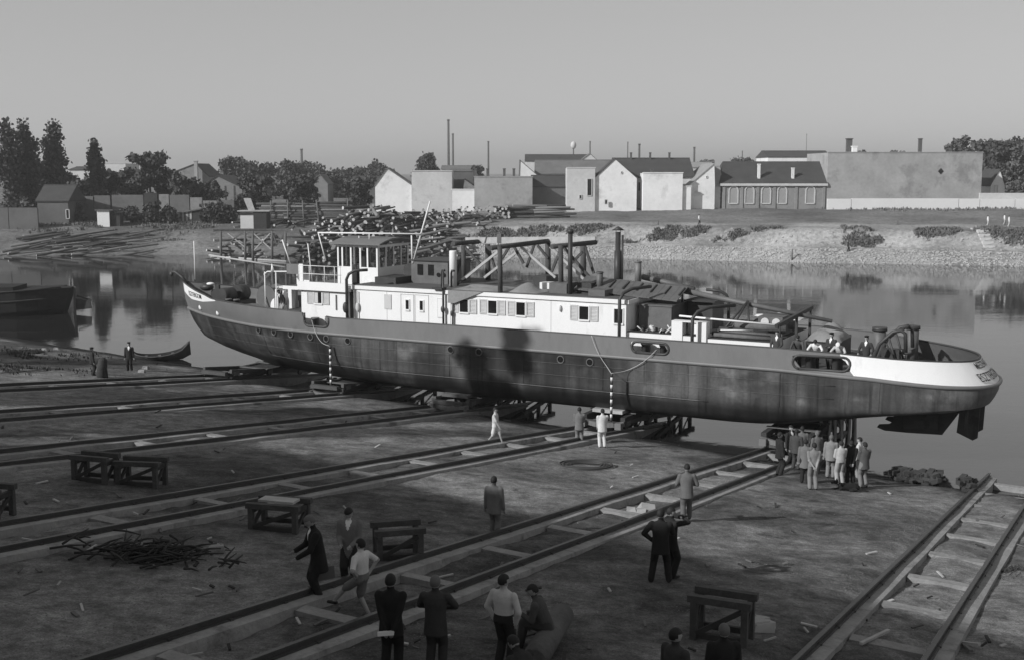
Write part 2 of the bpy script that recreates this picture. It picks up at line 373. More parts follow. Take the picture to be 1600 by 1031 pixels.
for i, (px, tp, w, lb) in enumerate(((118, 318, 26, 'low shrub at the foot of the yard wall beside the outbuilding'), (205, 322, 30, 'low shrub at the foot of the yard wall right of the white shed'), (236, 312, 26, 'shrub growing before the dark gate in the yard wall'), (262, 320, 24, 'small shrub before the plaster bay of the yard wall'), (330, 312, 34, 'shrub between the plank shack and the landing stage'), (356, 318, 30, 'dark shrub before the end of the yard wall'), (20, 312, 44, 'dark shrub over the low brick wall'))):
    tree_px('shrub', px, tp, 348, 208, w, 'bushy', lb, 'shrubs along the yard wall', 80 + i, n=900, size=.3)['category'] = 'shrub'
g3 = 'trees on the far skyline'
ts = [(362, 243, 290, 300, 42, 'round', 'round tree standing alone right of the gabled house'),
      (408, 250, 290, 330, 46, 'bushy', 'dark skyline tree right of the round single tree'),
      (447, 252, 292, 340, 56, 'bushy', 'wide dark skyline tree left of the far chimney'),
      (486, 248, 290, 350, 50, 'bushy', 'dark skyline tree in front of the far chimney'),
      (540, 260, 290, 360, 54, 'bushy', 'low dark skyline tree between two taller ones'),
      (590, 248, 285, 370, 44, 'round', 'clumpy skyline tree left of the pale gable wall'),
      (430, 270, 300, 290, 60, 'bushy', 'lower tree in front of the skyline trees'),
      (515, 272, 300, 300, 70, 'bushy', 'low wide tree above the log rack'),
      (670, 238, 275, 330, 48, 'round', 'round tree behind the pale gable wall'),
      (748, 254, 285, 340, 22, 'bushy', 'small dark tree beside the thin chimney'),
      (868, 256, 290, 262, 36, 'bushy', 'dark tree beside the white gabled house behind'),
      (1165, 244, 265, 420, 44, 'bushy', 'far low tree behind the arched brick workshop'),
      (1098, 248, 268, 430, 26, 'bushy', 'small far tree between two roofs'),
      (1345, 228, 245, 330, 16, 'bushy', 'small tree top beside the stub chimney on the brick block'),
      (1400, 232, 248, 340, 34, 'bushy', 'low tree tops over the middle of the brick block'),
      (1500, 203, 300, 268, 36, 'round', 'tall gappy tree behind the right end of the brick block'),
      (1536, 210, 320, 286, 54, 'bushy', 'pale twiggy tree right of the brick block'),
      (1575, 206, 320, 280, 60, 'bushy', 'broad tree behind the small house at the right'),
      (1605, 212, 320, 262, 52, 'bushy', 'dark tree at the end of the white wall')]
for i, (px, tp, bs, Y, w, k, lb) in enumerate(ts): tree_px('leafy_tree', px, tp, bs, Y, w, k, lb, g3, 50 + i, n=3800, size=.45, mat=LEAF if i % 3 else LEAF2)
# weeds on the bank slope
def weeds(px0, px1, py0, py1, n, label, hh=.26, seed=1):
    rnd = random.Random(seed); mb = MB(); a = onfar(px0, (py0 + py1) / 2); b2 = onfar(px1, (py0 + py1) / 2); y0 = onfar((px0 + px1) / 2, py1)[1]; y1 = onfar((px0 + px1) / 2, py0)[1]
    for i in range(n * 5):
        u, v = rnd.uniform(-.12, 1.12), rnd.uniform(-.25, 1.25); x = a[0] + (b2[0] - a[0]) * u; y = y0 + (y1 - y0) * v
        f_ = 1.0 - max(abs(u - .5) * 2 - .55, 0) * 1.6 - max(abs(v - .5) * 2 - .3, 0) * 1.0
        if f_ + 1.5 * mnoise.noise((x * .22, y * .35, seed * 3.1)) + .9 * mnoise.noise((x * .9, y * .9, seed)) + rnd.gauss(0, .22) < .62: continue
        z = far_z(x, y); k = hh * rnd.uniform(.4, 1.6); th = rnd.uniform(0, 3.14); c, s = math.cos(th) * k * .3, math.sin(th) * k * .3
        lx, ly = rnd.uniform(-.2, .2), rnd.uniform(-.2, .2)
        mb.add([(x - c, y - s, z - .05), (x + c, y + s, z - .05), (x + c * .7 + lx, y + s * .7 + ly, z + k), (x - c * .6 + lx, y - s * .6 + ly, z + k * .8)], [(0, 1, 2, 3)])
    tag(mb.build('bank_weeds', WEED, fix=False), label, 'weeds', kind='stuff')
weeds(985, 1117, 356, 374, 2200, 'dark weed patch on the bank slope left of the lone walker', seed=1)
weeds(1120, 1232, 357, 372, 1800, 'dark weed patch on the bank slope right of the lone walker', seed=2)
weeds(1312, 1378, 357, 386, 1600, 'dark weed patch reaching down to the tow path', seed=3)
weeds(1424, 1502, 357, 374, 1300, 'dark weed patch beside the stone steps', seed=4)
weeds(1535, 1620, 356, 380, 1500, 'dark weed patch right of the stone steps', seed=5)
weeds(720, 940, 355, 371, 2600, 'dark weed strip above the bank beside the plank trestle', seed=6)
weeds(880, 1300, 318, 323, 2600, 'thin weeds along the foot of the far houses', .3, 7)
weeds(1290, 1620, 323, 329, 1800, 'thin weeds along the foot of the white wall', .3, 8)
weeds(205, 330, 346, 368, 1800, 'rough grass on the left bank above the log raft', .25, 9)
weeds(40, 150, 346, 362, 1500, 'rough grass left of the white shed', .3, 10)

# loose clods and gravel over the slip
gv = MB(); rg = random.Random(77); CLOD = M('clods', .17, .95, .5, .7)
for i in range(9000):
    px, py = rg.uniform(-40, 1640), 1031 - 400 * rg.random() ** 1.3; x, y, z = G(px, py)
    if mnoise.noise((x * .3, y * .3, 8)) < rg.uniform(-.5, .35): continue
    dist = math.hypot(x, y)
    if y > 75 or dist > 80: continue
    e = x * U[0] + y * U[1]
    if any(abs(abs(e - c) - HG) < .42 for c in TRK): continue
    s = rg.uniform(.012, .032); a = rg.uniform(0, 6.3); ca, sa = math.cos(a) * s, math.sin(a) * s
    gv.add([(x + ca, y + sa, z - .01), (x - sa, y + ca, z - .01), (x - ca * 1.3, y - sa, z - .01), (x + sa, y - ca * .8, z - .01), (x + ca * .2, y, z + s * .6)], [(0, 1, 4), (1, 2, 4), (2, 3, 4), (3, 0, 4)])
tag(gv.build('loose_gravel', CLOD, fix=False), 'loose clods and gravel strewn over the slip', 'gravel', kind='stuff')
# ------------------------------------------------------------------ far buildings
PLAS = M('pale_plaster', .80, .9, .16, .25, .2, dirt=(.22, .55, .72))
PLASG = M('grey_plaster', .58, .9, .2, .3, .2, dirt=(.3, .56, .75))
BRICK = M('old_brick', .36, .9, .28, .3, .3, dirt=(.25, .53, .7))
YARDW = M('yard_wall_brick', .15, .9, .35, .3, .3, dirt=(.3, .53, .6))
YARDP = M('yard_wall_plaster', .24, .9, .35, .3, .3, dirt=(.3, .53, .6))
BRICK2 = M('workshop_brick', .27, .9, .22, .5, .3, dirt=(.4, .56, .75))
BRICKD = M('dark_brick', .13, .9, .25, .35, .3, dirt=(.3, .58, .75))
WHITEW = M('whitewash', .74, .9, .06, .5, .2)
TILED = M('dark_roof', .065, .9, .3, .5, .3)
TILEM = M('mid_roof', .16, .9, .25, .5, .3)
TILEP = M('pale_roof', .30, .9, .2, .5, .3)
WINM = M('far_window', .02, .3, .2, 2)
SOOT = M('chimney_brick', .10, .9, .25, .8, .2)
BLIND = M('blind_arch_plaster', .34, .9, .18, .6, .2)
def XZ(px, py, Y):
    q = onY(px, py, Y); return q[0], q[2]
def opening(root, Y, px, py, w, h, mat=WINM, arch=False, name='window', frame=None):
    """window with a frame set on the front wall plane Y (front faces -y)"""
    x, z = XZ(px, py, Y); s = Y / F; w *= s; h *= s
    pts = [(x - w / 2, z - h / 2), (x + w / 2, z - h / 2), (x + w / 2, z + h / 2 - (w / 2 if arch else 0))]
    if arch: pts += [(x + w / 2 * math.cos(a), z + h / 2 - w / 2 + w / 2 * math.sin(a)) for a in np.linspace(.4, math.pi - .4, 6)]
    pts += [(x - w / 2, z + h / 2 - (w / 2 if arch else 0))]
    o = MB().prism(pts, 1, Y - .03, Y + .05, 0).build(name, mat, root)
    f = MB(); t = frame or .12
    for a, b in zip(pts, pts[1:] + pts[:1]): f.beam((a[0], Y - .06, a[1]), (b[0], Y - .06, b[1]), t, .14, up=(0, 1, 0))
    f.build('frame', PLASG, o); return o
def chimney(root, px, top, base, Y, wpx, dy=2.0, mat=None):
    x, zt = XZ(px, top, Y + dy); zb = XZ(px, base, Y + dy)[1]; w = wpx * Y / F / 2
    o = MB().box(x - w, x + w, Y + dy - w, Y + dy + w, zb - .8, zt).box(x - w * 1.25, x + w * 1.25, Y + dy - w * 1.25, Y + dy + w * 1.25, zt, zt + .18).build('chimney', mat or SOOT, root); return o
def house(label, p0, p1, base, eave, Y, depth, wallm, roofm=None, kind='wall', ridge=None, apex=None, over=.25, cat='house', group='buildings on the far bank', name='house', hip=(0, 0)):
    """front wall on plane Y between pixel columns p0,p1; kinds: wall (flat parapet), side (roof slope faces us), gable (gable faces us)"""
    x0, ze = XZ(p0, eave, Y); x1, _ = XZ(p1, eave, Y); zb = min(XZ(p0, base, Y)[1], far_z(x0, Y), far_z(x1, Y)) - .6
    root = empty(name, ((x0 + x1) / 2, Y, zb + .6)); off = Vector(root.location)
    if kind == 'wall':
        w = MB().box(x0, x1, Y, Y + depth, zb, ze); mats = wallm
        cp = MB().box(x0 - .1, x1 + .1, Y - .1, Y + .35, ze, ze + .16)
        for nm, mb in (('wall', w), ('coping', cp)):
            o = mb.build(nm, mats, root)
    elif kind == 'side':
        zr = XZ((p0 + p1) / 2, ridge, Y + depth / 2)[1]
        wb = MB().box(x0, x1, Y, Y + depth, zb, ze)
        if not hip[0]: wb.prism([(Y, ze), (Y + depth, ze), (Y + depth / 2, zr)], 0, x0, x0 + .3)
        if not hip[1]: wb.prism([(Y, ze), (Y + depth, ze), (Y + depth / 2, zr)], 0, x1 - .3, x1)
        wb.build('wall', wallm, root)
        k = (zr - ze) / (depth / 2); a = over; t = .18; rb = MB()
        X0, X1 = x0 - a, x1 + a
        top = [(X0 + hip[0], Y + depth / 2, zr + t), (X1 - hip[1], Y + depth / 2, zr + t)]
        e = ze - k * a
        vs = [(X0, Y - a, e), (X1, Y - a, e), (X1, Y + depth + a, e), (X0, Y + depth + a, e)]
        vs2 = [(v[0], v[1], v[2] + t) for v in vs] + top
        rb.add(vs + vs2, [(0, 1, 5, 4), (1, 2, 6, 5), (2, 3, 7, 6), (3, 0, 4, 7), (4, 5, 9, 8), (6, 7, 8, 9), (5, 6, 9), (7, 4, 8), (3, 2, 1, 0)])
        ro = rb.build('roof', roofm, root)
        MB().beam((x0 - a, Y + depth / 2, zr + t), (x1 + a, Y + depth / 2, zr + t), .3, .2).build('ridge', roofm, ro) if not any(hip) else None
    else:
        ax, az_ = XZ(apex, ridge, Y)
        MB().prism([(x0, zb), (x1, zb), (x1, ze if not isinstance(eave, tuple) else XZ(p1, eave[1], Y)[1]), (ax, az_), (x0, ze)], 1, Y, Y + depth).build('wall', wallm, root)
        rb = MB(); t = .2
        for (xa, za) in ((x0, ze), (x1, ze)):
            d = Vector((xa - ax, 0, za - az_)); d.normalize(); ea = Vector((xa, 0, za)) + d * over
            rb.add([(ax, Y - .15, az_ + .02), (ea.x, Y - .15, ea.z + .02), (ea.x, Y + depth, ea.z + .02), (ax, Y + depth, az_ + .02), (ax, Y - .15, az_ + t), (ea.x, Y - .15, ea.z + t), (ea.x, Y + depth, ea.z + t), (ax, Y + depth, az_ + t)],
                   [(0, 1, 2, 3), (4, 7, 6, 5), (0, 4, 5, 1), (1, 5, 6, 2), (2, 6, 7, 3), (3, 7, 4, 0)])
        rb.build('roof', roofm, root)
    for c in root.children: c.location = -off
    for c in root.children: c.matrix_parent_inverse.identity()
    tag(root, label, cat, group); root['_y'] = Y; return root
def fixp(root):                                             # openings and chimneys are written in world metres
    off = Vector(root.location)
    for c in root.children:
        if c.location.length < 1e-6: c.location = -off
    if '_y' in root: del root['_y']
    return root
# right bank, from the right
YB = 226.0
h = house('large plain brick block with flat top and a diamond-shaped vent', 1294, 1536, 326, 239, YB, 16, BRICK, cat='building', name='brick_block')
x, z = XZ(1470, 268, YB); MB().prism([(x - .55, z), (x, z - .6), (x + .55, z), (x, z + .6)], 1, YB - .05, YB + .05).build('vent', WINM, h)
x0, zt = XZ(1536, 240, YB); x1 = x0 + 1.9
MB().add([(x0, YB + .02, 5), (x1, YB + 9, 5), (x1, YB + 9, zt), (x0, YB + .02, zt), (x0 - .5, YB + 9, zt), (x0 - .5, YB + 9, 5)], [(0, 1, 2, 3), (1, 5, 4, 2), (3, 2, 4), (0, 3, 4, 5)]).build('side_wall', BRICKD, h)  # shade of the side face painted in with a darker brick
chimney(h, 1327, 218, 242, YB, 8, 5); chimney(h, 1438, 218, 242, YB, 5, 7); chimney(h, 1335, 230, 242, YB, 7, 4, PLAS); fixp(h)
lw = empty('boundary_wall', (XZ(1446, 322, YB - 5)[0], YB - 5, 5.4)); off = Vector(lw.location)
for a, b2 in ((1293, 1330), (1331, 1498), (1499, 1531), (1532, 1586), (1587, 1640)):
    xa, za = XZ(a, 311, YB - 5); xb, _ = XZ(b2, 311, YB - 5); o = MB().box(xa, xb, YB - 5, YB - 4.6, 4.2, za + R_.uniform(-.06, .06)).build('wall_bay', WHITEW, lw); o.location = -off
xa, za = XZ(1531, 302, YB - 4.4); xb, _ = XZ(1640, 302, YB - 4.4); o = MB().box(xa, xb, YB - 4.4, YB - 4.0, 4.2, za).build('raised_bay', PLASG, lw); o.location = -off
tag(lw, 'low whitewashed boundary wall in front of the brick block', 'wall')
h = house('small house with a dark roof past the right end of the brick block', 1548, 1570, 305, 290, YB + 12, 8, PLAS, TILED, 'gable', 266, 1562); opening(h, YB + 12, 1556, 296, 5, 12, WHITEW); fixp(h)
h = house('long brick workshop with blind arches and a dark roof', 1126, 1292, 320, 287, YB, 12, BRICK2, TILED, 'side', 254, cat='workshop', name='workshop', hip=(1.6, 0))
for px in (1146, 1171, 1197, 1222, 1266): opening(h, YB, px, 305, 14, 27, BLIND, True, 'blind_arch', .2)
for px in (1131, 1159, 1184, 1210, 1244, 1287):
    x, z = XZ(px, 305, YB); MB().box(x - .25, x + .25, YB - .16, YB, 4.5, XZ(px, 289, YB)[1]).build('pilaster', BRICK2, h)
x0, z = XZ(1126, 288, YB); x1, _ = XZ(1293, 288, YB); MB().box(x0 - .2, x1, YB - .4, YB + .05, z - .35, z + .1).build('cornice', PLASG, h)
for px, a, b2 in ((1186, 258, 284), (1239, 264, 279)): chimney(h, px, a, b2, YB, 4, 1.3, PLAS)
fixp(h)
h = house('white gable-ended house with a lean roof beside the arched workshop', 1077, 1117, 319, 290, YB - 1, 14, PLAS, TILEP, 'gable', 257, 1116); 
opening(h, YB - 1, 1104, 277, 2, 3); fixp(h)
h = house('low pale lean-to between the white gable and the arched workshop', 1117, 1128, 319, 290, YB, 8, PLASG, TILEP, 'side', 262); fixp(h)
h = house('large plaster house with a long dark roof behind the blank wall', 963, 1084, 319, 277, YB + 4, 15, PLASG, TILED, 'side', 249); 
opening(h, YB + 4, 1000, 292, 6, 14); opening(h, YB + 4, 1078, 291, 9, 3)
for px in (986, 1016, 1046): chimney(h, px, 240, 252, YB + 4, 3, 7)
fixp(h)
h = house('tall white gable wall at the left end of the long dark roof', 929, 995, 320, 279, YB - 2, 5.5, PLAS, TILED, 'gable', 249, 961); opening(h, YB - 2, 971, 270, 2, 3); fixp(h)
h = house('blank flat-topped pale wall standing in front of the long dark roof', 1005, 1067, 320, 271, YB - 3, 5, PLAS, cat='wall', name='blank_wall'); chimney(h, 1018, 266, 272, YB - 3, 3, .6); fixp(h)
h = house('low patched pale wall right of the blank wall', 1067, 1080, 320, 292, YB - 2.5, 4, PLAS, cat='wall', name='blank_wall'); fixp(h)
h = house('ruined pale wall with a tall door recess at the end of the houses', 886, 930, 320, 263, YB - 2.5, 6, PLASG, name='ruined_house')
opening(h, YB - 2.5, 921, 293, 7, 26); opening(h, YB - 2.5, 907, 308, 4, 6); opening(h, YB - 2.5, 947, 316, 4, 7); fixp(h)
h = house('house with a grey roof behind the ruined wall', 900, 962, 319, 270, YB + 6, 9, BRICK, TILEM, 'side', 252); fixp(h)
h = house('white gable house set back behind the brick yard wall', 811, 842, 300, 277, YB + 16, 12, PLAS, TILEM, 'gable', 251, 812); fixp(h)
h = house('grey roofed house behind the dark tree', 838, 905, 300, 272, YB + 24, 10, PLASG, TILEM, 'side', 252); fixp(h)
h = house('dark plank shed with a sloping roof beside the ruined wall', 832, 886, 318, 292, YB + 3, 9, BRICKD, TILED, 'side', 276, cat='shed', name='shed'); fixp(h)
# long yard walls left of the centre
h = house('pale gable end wall behind the log stacks', 586, 643, 316, 290, YB, 6, PLAS, TILEM, 'gable', 264, 605); fixp(h)
h = house('long grey plaster wall right of the pale gable end', 643, 706, 316, 268, YB - .5, 7, PLASG, cat='wall', name='yard_wall'); fixp(h)
h = house('low white wall bay in front of the dark building', 706, 748, 316, 297, YB - .5, 2, PLAS, cat='wall', name='yard_wall'); fixp(h)
h = house('dark brick building rising behind the low white wall bay', 704, 740, 316, 268, YB + 8, 8, BRICKD, name='dark_building')
fixp(h)
h = house('small white gable tucked between the dark building and the yard wall', 724, 742, 300, 292, YB + 3, 4, PLAS, TILED, 'gable', 281, 726); fixp(h)
h = house('weathered brick yard wall with flat top beside the plank shed', 741, 832, 314, 277, YB - 1, 7, BRICK, cat='wall', name='yard_wall')
for px in (743, 762, 788, 803): chimney(h, px, 265, 278, YB, 4, 4)
fixp(h)
# far roofs on the skyline
def far_house(label, *a, **k): return fixp(house(label, *a, group='roofs on the skyline', **k))
far_house('long far roof with a row of small chimneys', 822, 925, 262, 252, 330, 14, PLASG, TILED, 'side', 243)
for i, px in enumerate((835, 850, 866, 884, 900)): 
    o = empty('roof', (0, 0, 0)) if False else None
far_house('small far gable beside the long far roof', 910, 932, 262, 250, 325, 10, PLASG, TILEM, 'gable', 241, 922)
far_house('far pale roof between the dark roof and the chimney', 1068, 1115, 268, 262, 320, 10, PLASG, TILEP, 'side', 255)
far_house('far long flat building with a pole on its roof', 1200, 1300, 262, 246, 380, 18, PLAS, TILED, 'side', 237)
far_house('far low white building left of the thin chimney', 690, 735, 275, 265, 360, 10, PLAS, TILEM, 'side', 260)
far_house('far grey house behind the poplars and thicket', 108, 140, 285, 266, 320, 12, PLASG, TILED, 'side', 262)
far_house('far pale block above the thicket', 165, 196, 275, 256, 330, 12, PLASG, TILEM, 'wall')
far_house('far low dark roof left of the pale gable end', 548, 592, 300, 290, 262, 12, BRICKD, TILED, 'side', 277)
# left bank houses
h = house('gabled brick house with a tall chimney behind the trees', 256, 326, 310, 276, 262, 12, YARDP, TILED, 'gable', 257, 305); chimney(h, 306, 253, 280, 262, 5, -1.2, BRICK); fixp(h)
h = house('wide gabled barn with a pale front above the yard fence', 308, 382, 322, 296, 240, 14, YARDP, TILED, 'gable', 276, 340)
for px in (318, 336, 352, 366):
    x, z = XZ(px, 300, 240); MB().box(x - .12, x + .12, 239.9, 240.0, z - 3, z + 1.2).build('post', SOOT, h)
fixp(h)
h = house('low gabled hut beside the wide barn', 382, 412, 322, 294, 250, 8, YARDW, TILED, 'gable', 280, 392); fixp(h)
h = house('pale-roofed hut behind the log rack', 478, 512, 300, 288, 258, 8, YARDP, TILEM, 'gable', 274, 500); fixp(h)
h = house('dark-roofed brick outbuilding below the poplars', 58, 106, 344, 314, 204, 8, BRICKD, TILED, 'side', 291, cat='outbuilding', name='outbuilding'); opening(h, 204, 106, 335, 5, 14); fixp(h)
fw = empty('yard_fence', XZ(180, 330, 212)[:1] + (212, 4.6)); off = Vector(fw.location)
for i, (a, b2, tp, mm) in enumerate(((106, 146, 307, YARDW), (146, 172, 306, YARDW), (174, 224, 305, YARDW), (225, 246, 302, WOODD), (248, 264, 304, YARDP), (265, 296, 305, YARDW), (297, 316, 309, YARDP), (317, 346, 314, YARDP), (347, 366, 313, YARDW))):
    xa, za = XZ(a, tp, 212); xb, _ = XZ(b2, tp, 212); o = MB().box(xa, xb - .08, 212 + R_.uniform(-.1, .1), 212.5, 3, za).build('wall_bay', mm, fw); o.location = -off
tag(fw, 'long patched yard wall below the trees on the left bank', 'wall')
lw = empty('brick_wall', XZ(30, 335, 200)[:1] + (200, 4)); off = Vector(lw.location)
for a, b2, tp in ((-40, 12, 325), (13, 58, 325)):
    xa, za = XZ(a, tp, 200); xb, _ = XZ(b2, tp, 200); o = MB().box(xa, xb, 200, 200.4, 2.5, za).build('wall_bay', BRICKD, lw); o.location = -off
tag(lw, 'low dark brick wall left of the outbuilding', 'wall')
# white shed on the slope
xs, ys, zs = onfar(162, 355); sh = empty('white_shed', (xs, ys, zs)); k = ys / F
MB().box(-9.5 * k, 9.5 * k, 0, .12, -.5, 26 * k).build('front_panel', WHITEW, sh)
MB().box(-9.5 * k, 9.5 * k, .13, 2.6, -.5, 25 * k).build('wall', BRICKD, sh)
MB().add([(-12 * k, -.3, 25.4 * k), (16 * k, -.3, 25.4 * k), (16 * k, 3, 23.6 * k), (-12 * k, 3, 23.6 * k), (-12 * k, -.3, 27 * k), (16 * k, -.3, 27 * k), (16 * k, 3, 25 * k), (-12 * k, 3, 25 * k)], [(0, 1, 2, 3), (7, 6, 5, 4), (0, 4, 5, 1), (1, 5, 6, 2), (2, 6, 7, 3), (3, 7, 4, 0)]).build('roof', WOOD, sh)
MB().box(9.5 * k + .01, 24 * k, .6, 2.4, -.5, 21 * k).build('side_store', WOODD, sh)
tag(sh, 'small shed with a whitewashed front on the left bank', 'shed')
xs, ys, zs = onfar(297, 348); sh = empty('plank_shack', (xs, ys, zs)); k = ys / F
for i in range(7): MB().box((-18 + i * 3) * k, (-15.3 + i * 3) * k, 0, .1, -.3, (14 + i * .6) * k).build('plank', WOOD if i % 2 else WOODL, sh)
MB().box(4 * k, 17 * k, 0, 2.5, -.3, 19 * k).build('wall', WOODD, sh)
MB().add([(-20 * k, -.3, 13.6 * k), (18 * k, -.3, 20 * k), (18 * k, 2.8, 21 * k), (-20 * k, 2.8, 15 * k), (-20 * k, -.3, 15 * k), (18 * k, -.3, 21.6 * k), (18 * k, 2.8, 22.4 * k), (-20 * k, 2.8, 16 * k)], [(0, 1, 2, 3), (7, 6, 5, 4), (0, 4, 5, 1), (1, 5, 6, 2), (2, 6, 7, 3), (3, 7, 4, 0)]).build('roof', WOOD, sh)
tag(sh, 'ramshackle plank shack with a slanting roof on the left bank', 'shack')
# chimneys and masts of the town behind
def stack(px, top, Y, wpx, label, base=300, cat='chimney', name='factory_chimney'):
    x, zt = XZ(px, top, Y); r = wpx / 2 * Y / F; zb = 6.0
    root = empty(name, (x, Y, zb)); hh = zt - zb
    MB().tube([(0, 0, -1), (0, 0, hh * .5), (0, 0, hh)], [r * 1.25, r * 1.1, r], 12).build('shaft', SOOT, root)
    MB().tube([(0, 0, hh - r * 1.2), (0, 0, hh + .02)], [r * 1.25, r * 1.3], 12).build('cap', SOOT, root)
    tag(root, label, cat, 'chimneys and masts of the town behind')
for px, tp, Y, w, lb in ((700.5, 187, 620, 3.4, 'tallest thin chimney on the skyline, left of the pair'), (707.5, 209, 600, 2.8, 'shorter thin chimney next to the tallest one'), (763, 221, 560, 2.6, 'thin lone chimney right of the chimney pair'),
                         (471, 233, 600, 3.6, 'stubby chimney behind the skyline trees'), (999, 225, 520, 3.2, 'thick short chimney above the long dark roof'), (1085, 230, 520, 3.0, 'chimney above the gap between two roofs'),
                         (922, 221, 520, 2.0, 'thin mast left of the long dark roof'), (981, 222, 540, 1.6, 'very thin mast beside the thick short chimney'), (1160, 236, 520, 1.5, 'faint thin mast behind the arched workshop')):
    stack(px, tp, Y, w, lb)
xw, zw = XZ(896, 230, 500); wt = empty('water_tower', (xw, 500, 7)); hh = zw - 7
MB().tube([(0, 0, 0), (0, 0, hh)], .25, 8).build('stem', SOOT, wt); MB().ell((0, 0, hh + .7), (1.2, 1.2, 1.6)).build('tank', PLASG, wt); tag(wt, 'small round water tank on a thin stem on the skyline', 'water tower')
xw, zw = XZ(1263, 210, 380); fp = empty('flag_pole', (xw, 382, zw - 9)); MB().tube([(0, 0, 0), (0, 0, 9)], .07, 6).build('pole', SOOT, fp); MB().ell((0, 0, 9), .15).build('finial', SOOT, fp); tag(fp, 'thin pole standing on the far long flat building', 'pole')

# ------------------------------------------------------------------ logs
LOGB = [M('log_bark_a', .10, .9, .5, 1.6, .6), M('log_bark_b', .20, .9, .4, 1.6, .6), M('log_bark_c', .055, .9, .5, 1.6, .6)]
LOGE = M('log_end', .50, .85, .25, 4)
LOGM = []
for i in range(9):
    rr = random.Random(i); r0 = .16; mb = MB(); pts = [(-.5 + j / 3, rr.uniform(-.012, .012), rr.uniform(-.012, .012)) for j in range(4)]
    mb.tube(pts, [r0 * rr.uniform(.95, 1.08), r0, r0 * .93, r0 * rr.uniform(.75, .88)], 8, 0, True, 1)
    o = mb.build('log', [LOGB[i % 3], LOGE]); LOGM.append(o.data); bpy.data.objects.remove(o)
NLOG = 0
def log(p, L, yaw, pitch=0.0, r=1.0, label='', group='', roll=0.0):
    global NLOG
    o = bpy.data.objects.new('log', R_.choice(LOGM)); COL.objects.link(o); NLOG += 1
    o.location = p; o.rotation_euler = (roll or R_.uniform(0, 6), -pitch, yaw); o.rotation_mode = 'XYZ'; o.scale = (L, r, r)
    return tag(o, label, 'log', group)
# log raft at the water's edge
for i in range(42):
    px = R_.uniform(-10, 178); x = onY(px, 390, 178)[0]; y0 = float(np.interp(x, SHX, SHY)); d = R_.uniform(-2.5, 9); y = y0 + d
    z = max(WZ + .12, far_z(x, y) + .2) + R_.uniform(0, .7)
    log((x, y, z), R_.uniform(5, 10), R_.gauss(.35, .16), R_.gauss(.12, .05), R_.uniform(.8, 1.5), 'log lying in the jumbled raft at the left waterline', 'logs of the raft at the left waterline')
# racked timber with stakes
yr = 205.0; xa = onY(440, 340, yr)[0]; xb = onY(505, 340, yr)[0]; xc = onY(560, 340, yr)[0]
for row in range(9):
    for k in range(3):
        x = (xa + xb) / 2 + (0 if k == 0 else (xc - xa) * .42 if k == 1 else -(xc - xa) * .33); zz = far_z(x, yr) + .3 + row * .40
        log((x + R_.uniform(-.4, .4), yr + R_.uniform(-.25, .25), zz), R_.uniform(5.2, 6.6), R_.gauss(0, .03), R_.gauss(0, .012), R_.uniform(1.25, 1.6), 'long log in the staked timber rack on the left bank', 'logs of the staked rack')
for px, lean in ((423, .05), (451, 0), (476, -.05), (500, -.12), (545, -.02)):
    x = onY(px, 340, yr)[0]; z = far_z(x, yr - .6); st_ = MB().tube([(0, 0, -.6), (lean * 4, 0, 4.3)], .13, 7).build('rack_stake', WOOD, loc=(x, yr - .55, z)); tag(st_, 'upright stake leaning against the timber rack', 'stake', 'stakes of the timber rack')
# big pile with the butt ends towards the river
for i in range(95):
    t0 = R_.random(); px = 496 + 150 * t0; x = onY(px, 380, 190)[0]; top = 5.2 * math.sin(min(1, (t0 * .9 + .12)) * math.pi) ** .7
    y = R_.uniform(181, 194); zz = far_z(x, y) + .2 + R_.random() ** .7 * top * (.55 + .45 * (y - 181) / 13)
    log((x, y, zz), R_.uniform(3.5, 6.5), math.pi / 2 + R_.gauss(-.25, .35), R_.gauss(.12, .1), R_.uniform(1.2, 2.0), 'log in the high tumbled pile, pale cut end facing the river', 'logs of the high tumbled pile')
# loose crossed logs right of the pile
for i in range(36):
    px = R_.uniform(600, 735); x = onY(px, 370, 186)[0]; y = R_.uniform(177, 194); zz = far_z(x, y) + .2 + R_.random() * (2.2 if px < 680 else .8)
    log((x, y, zz), R_.uniform(4, 8), R_.gauss(.1, .5), R_.gauss(.06, .12), R_.uniform(1.0, 1.7), 'loose log strewn behind the wheelhouse', 'loose logs strewn behind the wheelhouse')
# neat stacks by the road
ys_ = 208.0
for c0, c1, rows in ((712, 800, 6), (640, 712, 5)):
    for row in range(rows):
        for k in range(8 if c0 > 700 else 5):
            px = c0 + (c1 - c0) * (k + .5) / (8 if c0 > 700 else 5) + R_.uniform(-4, 4); x = onY(px, 330, ys_)[0]; zz = far_z(x, ys_) + .2 + row * .36
            log((x, ys_ + R_.uniform(-.7, .7), zz), R_.uniform(3.6, 5), math.pi / 2 + R_.gauss(0, .09), 0, R_.uniform(1.1, 1.5), 'log in the stack piled end-on beside the meadow road', 'end-on logs of the road stack')
for row in range(6):
    for k in range(3):
        px = 806 + 26 * k + R_.uniform(-8, 8); x = onY(px, 330, ys_ - 1)[0]; zz = far_z(x, ys_ - 1) + .2 + row * .38
        log((x, ys_ - 1 + R_.uniform(-.4, .4), zz), R_.uniform(6, 9.5) * (1 - row * .07), R_.gauss(.04, .05), R_.gauss(0, .02), R_.uniform(1.1, 1.5), 'long log lying along the road stack, its side to the river', 'long logs of the road stack')
